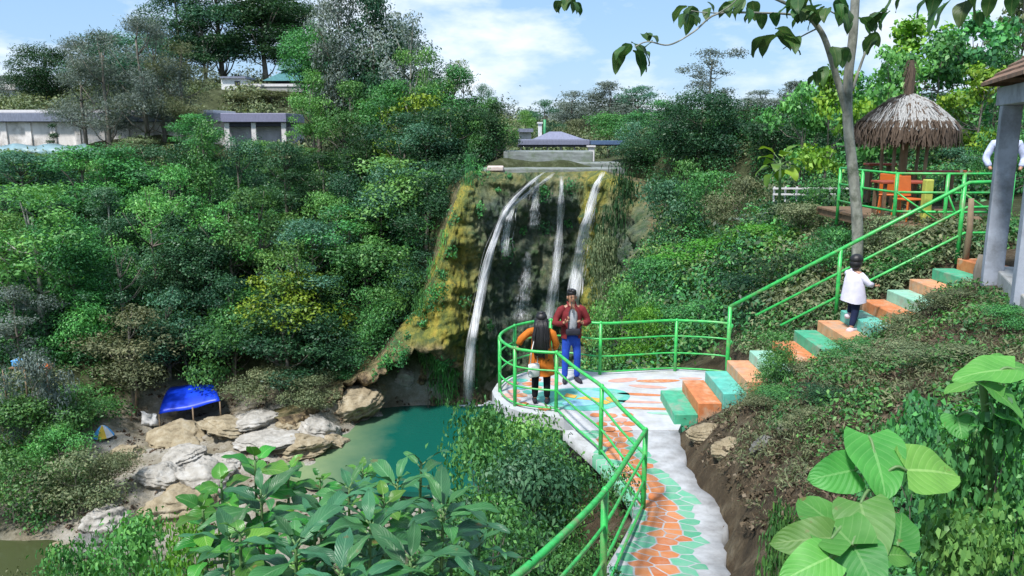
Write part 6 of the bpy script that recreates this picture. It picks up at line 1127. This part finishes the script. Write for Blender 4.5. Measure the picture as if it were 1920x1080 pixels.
LS = [(832,955,3.3,1.0,26,.27,.085,'tall long leaved shrub nearest the near railing, with a straight pale stem'),(695,985,3.0,.9,22,.27,.085,'long leaved shrub with a wide whorl at the bottom centre'),(610,965,3.2,1.0,22,.26,.085,'long leaved shrub left of the wide whorl'),(745,905,3.7,1.1,20,.24,.08,'long leaved shrub behind the wide whorl, reaching towards the pool'),
 (555,1020,2.9,.8,20,.27,.09,'long leaved shrub low at the bottom edge under the bright leaves'),(655,915,3.9,1.0,18,.25,.08,'farther long leaved shrub in front of the pool'),(490,930,3.6,1.0,18,.25,.085,'long leaved shrub left of centre in front of the white boulder'),(770,1050,2.7,.7,20,.25,.08,'long leaved shrub cut by the bottom edge near the centre'),(790,868,3.9,1.0,12,.20,.07,'slender long leaved shrub with grey flower head against the pool'),(430,1010,3.3,.8,18,.24,.08,'leftmost of the long leaved shrubs'),(900,1010,3.6,.8,16,.24,.08,'rightmost of the long leaved shrubs, under the leafy mound'),(640,1075,2.6,.6,18,.26,.085,'long leaved shrub peeping over the bottom edge')]
for i, (px, tp_, Y, hg, n_, l_, w_, lab) in enumerate(LS): shrub(px, tp_, Y, hg, n_, l_, w_, VL_BLUE, lab, 40 + i)
BS = [(380,950,3.6,.9,14,.15,.11,'fresh green sapling at the left end of the foreground shrubs'),(720,940,3.4,.9,16,.14,.10,'fresh small leaved sapling between the whorls'),(590,1000,3.0,.8,14,.15,.10,'fresh sapling low between the long leaved shrubs'),(850,1000,3.9,.9,14,.12,.09,'fresh sapling at the foot of the leafy mound'),(478,862,3.9,1.0,9,.22,.15,'bright broad leaved sapling with an upright leaf in front of the river bed'),(415,905,3.8,1.0,12,.17,.12,'bright broad leaved sapling at the left of the foreground shrubs'),(540,885,4.0,1.0,12,.15,.11,'bright leaved sapling between two long leaved shrubs'),(680,885,4.3,1.0,16,.13,.09,'bright small leaved sapling in front of the shallow water'),(600,900,4.4,1.0,14,.13,.09,'bright small leaved sapling left of the pool'),(450,1000,3.1,.8,12,.15,.11,'bright sapling in the lower left of the foreground shrubs')]
for i, (px, tp_, Y, hg, n_, l_, w_, lab) in enumerate(BS): r_ = shrub(px, tp_, Y, hg, n_, l_, w_, VL_BRIGHT, lab, 70 + i, .8, 'ovate', name='sapling'); r_['category'] = 'sapling'
# big heart leaved sapling, bottom right: each leaf hung on its own stalk
def bigleaf(label, base, leafs, seed, mat, upv=(0, -.8, .8)):
    root = empty('heart_leaved_sapling', base, label, 'sapling'); mb = MB(); lb_ = LB(seed); top = max((Vector(l[0]) for l in leafs), key=lambda v: v.z); b_ = Vector(base); mb.tube(cr([Vector((0, 0, -.1)), (top - b_) * .5 + Vector((.05, .03, 0)), top - b_ - Vector((0, 0, .05))], 6), .017, 7)
    for (p, ang, L_, W_, tilt) in leafs:
        d = Vector((math.cos(ang), math.sin(ang), tilt)).normalized(); p = Vector(p) - b_; st0 = p - d * L_ * .5; foot = (top - b_) * max(.25, min(.95, st0.z / max(.2, (top - b_).z))); mb.tube(cr([foot, foot.lerp(st0, .6) + Vector((0, 0, .03)), st0 + Vector((0, 0, -.004))], 4), .0065, 6); lb_.leaf(st0, d, upv, L_, W_, .45, 'heart', .14, 12)
    mb.build('stem', STEM, root, True); lb_.build('foliage', mat, root)
def lf(px, py, Y, deg, Lp, Wp, tilt=0.): k = Y / FPX * .72; return (tuple(atY(px, py, Y)), R(deg), Lp * k, Wp * k, tilt)
b1 = atY(1600, 1080, 3.1); bigleaf('light green sapling with big heart shaped leaves on the bank at the bottom right', (b1.x, b1.y, h1(b1.x, b1.y)), [
 lf(1650,872,3.0,-88,190,175,-.75), lf(1755,882,3.0,4,170,165,-.05), lf(1560,890,3.05,188,135,120,-.15), lf(1545,965,2.9,110,230,165,.3), lf(1628,1000,2.8,-95,190,165,-.7), lf(1690,985,2.85,60,140,105,.5), lf(1500,1012,2.8,176,170,120,-.1), lf(1625,1068,2.7,-80,150,150,-.55), lf(1510,1065,2.7,200,170,130,-.2), lf(1625,825,3.3,95,100,130,.05), lf(1690,1040,2.75,10,90,80,-.1)], 5, VL_TEAK)
b2 = atY(1870, 900, 3.6); bigleaf('pale heart leaved sapling standing at the right edge above the creepers', (b2.x, b2.y, h1(b2.x, b2.y)), [lf(1845,694,3.4,178,165,120,-.05), lf(1905,686,3.5,20,125,95,.0), lf(1800,722,3.6,195,110,60,-.1), lf(1885,745,3.3,-60,130,100,-.4), lf(1800,800,3.5,260,70,90,-.8), lf(1905,790,3.3,-20,110,90,-.3), lf(1850,800,3.4,130,90,70,.2)], 6, VL_TEAK, (0, -.15, 1))
# yellow green papaya like plant at the low fence
pp_ = atY(1463, 300, 22); pz = h1(pp_.x, 22); root = empty('papaya_plant', (pp_.x, 22, pz), 'yellow green large leaved plant on a thin stalk by the low pale fence', 'plant'); Hh = pp_.z - pz; mb = MB(); mb.tube([(0, 0, 0), (.04, 0, Hh * .6), (0, 0, Hh)], [.05, .04, .03], 7); lb_ = LB(9)
for k in range(13): az = k * 2.4; el = .9 - k * .11; d = Vector((math.cos(az) * math.cos(el), math.sin(az) * math.cos(el), math.sin(el))); mb.tube([(0, 0, Hh - .02 * k), Vector((0, 0, Hh - .02 * k)) + d * .25], .01, 5); lb_.leaf(Vector((0, 0, Hh - .02 * k)) + d * .25, d, (0, 0, 1), .5, .34, 1.3, 'ovate')
mb.build('stem', STEM, root, True); lb_.build('foliage', LM['yellow'], root)
# ---------------------------------------------------------------- slim forked teak tree on the right, trunk, limbs, twigs and single leaves
Yt = 14.7
def P(px, py, dy=0): return atY(px, py, Yt + dy)
fb = P(1607, 500); fb.z = h1(fb.x, fb.y) - .2; tr_ = empty('forked_tree', fb, 'slim forked tree with pale mottled trunk and long leafy twig reaching over the sky', 'tree'); mb = MB()
def T(pts, r0, r1): q = cr([p - fb for p in pts], 6); mb.tube(q, [r0 + (r1 - r0) * i / (len(q) - 1) for i in range(len(q))], 9)
T([fb, P(1608, 440), P(1600, 330), P(1590, 235), P(1590, 150), P(1600, 60), P(1606, -60)], .105, .072); T([P(1588, 215), P(1570, 150, -.05), P(1545, 70, -.1), P(1515, 25, -.2), P(1495, -30, -.3)], .065, .035); T([P(1598, 170), P(1618, 110), P(1640, 60)], .03, .015)
T([P(1528, 42, -.15), P(1490, 28, -.3), P(1420, 24, -.5), P(1345, 26, -.7), P(1300, 60, -.9), P(1255, 84, -1), P(1215, 78, -1), P(1190, 88, -1)], .022, .009); T([P(1535, 52, -.1), P(1500, 70, -.2), P(1468, 92, -.3)], .016, .008); T([P(1345, 26, -.7), P(1370, 10, -.8), P(1390, -10, -.9)], .012, .008); T([P(1590, 45), P(1572, 30, -.1), P(1555, 20, -.2)], .02, .01); T([P(1420, 24, -.5), P(1330, 24, -.7), P(1296, 20, -.8)], .012, .007)
T([P(1515, 25, -.2), P(1300, -60, -.6), P(1120, -40, -1), P(1062, -8, -1.1)], .03, .008)
mb.build('trunk', BARKP, tr_, True); lb_ = LB(12); rs = random.Random(3)
for (px, py, n_, Lp) in ((1180,88,8,46),(1212,72,3,40),(1296,22,6,44),(1342,14,2,30),(1376,10,3,40),(1400,5,3,40),(1440,62,2,50),(1466,62,4,55),(1490,12,4,42),(1520,22,4,42),(1545,10,4,45),(1570,18,3,42),(1500,-5,4,46),(1575,2,3,46),(1572,92,3,40),(1620,30,4,45),(1640,60,3,45),(1062,2,4,34),(1047,0,2,30),(1075,0,2,30),(1440,20,2,36),(1400,22,2,30),(1660,20,4,50),(1530,130,3,40)):
    for k in range(n_):
        p = P(px + rs.uniform(-16, 16), py + rs.uniform(-12, 8), -.6 + rs.uniform(-.3, .3)) - fb; az = rs.uniform(0, 6.28); lb_.leaf(p, (math.cos(az) * .8, math.sin(az) * .8, rs.uniform(-.9, -.1)), (0, 0, 1), Lp * Yt / FPX * rs.uniform(.7, 1.1), Lp * .55 * Yt / FPX * rs.uniform(.8, 1.1), 1.0, 'ovate')
lb_.build('foliage', VL_OLD, tr_)
# big hanging leaves of a tree overhead at the top right
Yb = 9.5; o0 = atY(1990, 480, 8.2); ov = empty('overhanging_tree', (8.6, 6.2, h1(8.6, 6.2)), 'tree reaching in from the right with large brownish green leaves hanging at the top edge', 'tree'); ob_ = Vector(ov.location); mb = MB()
q = cr([Vector((0, 0, -.1)), Vector((0, .2, 3)), atY(1960, -160, 8.4) - ob_, atY(1850, -70, 9) - ob_, atY(1780, -25, Yb) - ob_, atY(1720, -10, Yb) - ob_], 6); mb.tube(q, [.14 - .125 * i / (len(q) - 1) for i in range(len(q))], 8); mb.build('trunk', BARK, ov, True); lb_ = LB(21)
for (px, py, Lp) in ((1790,10,85),(1770,25,80),(1810,20,70),(1745,8,60),(1830,15,60),(1800,-10,90),(1700,0,55),(1680,8,50),(1860,5,60),(1755,-10,70),(1835,40,40),(1900,5,55)):
    p = atY(px, py - 18, Yb + rs.uniform(-.3, .3)) - ob_; az = rs.uniform(0, 6.28); lb_.leaf(p, (math.cos(az) * .7, math.sin(az) * .5, -.75), (0, 0, 1), Lp * .75 * Yb / FPX, Lp * .45 * Yb / FPX, .7, 'ovate')
lb_.build('foliage', VL_OLD, ov)
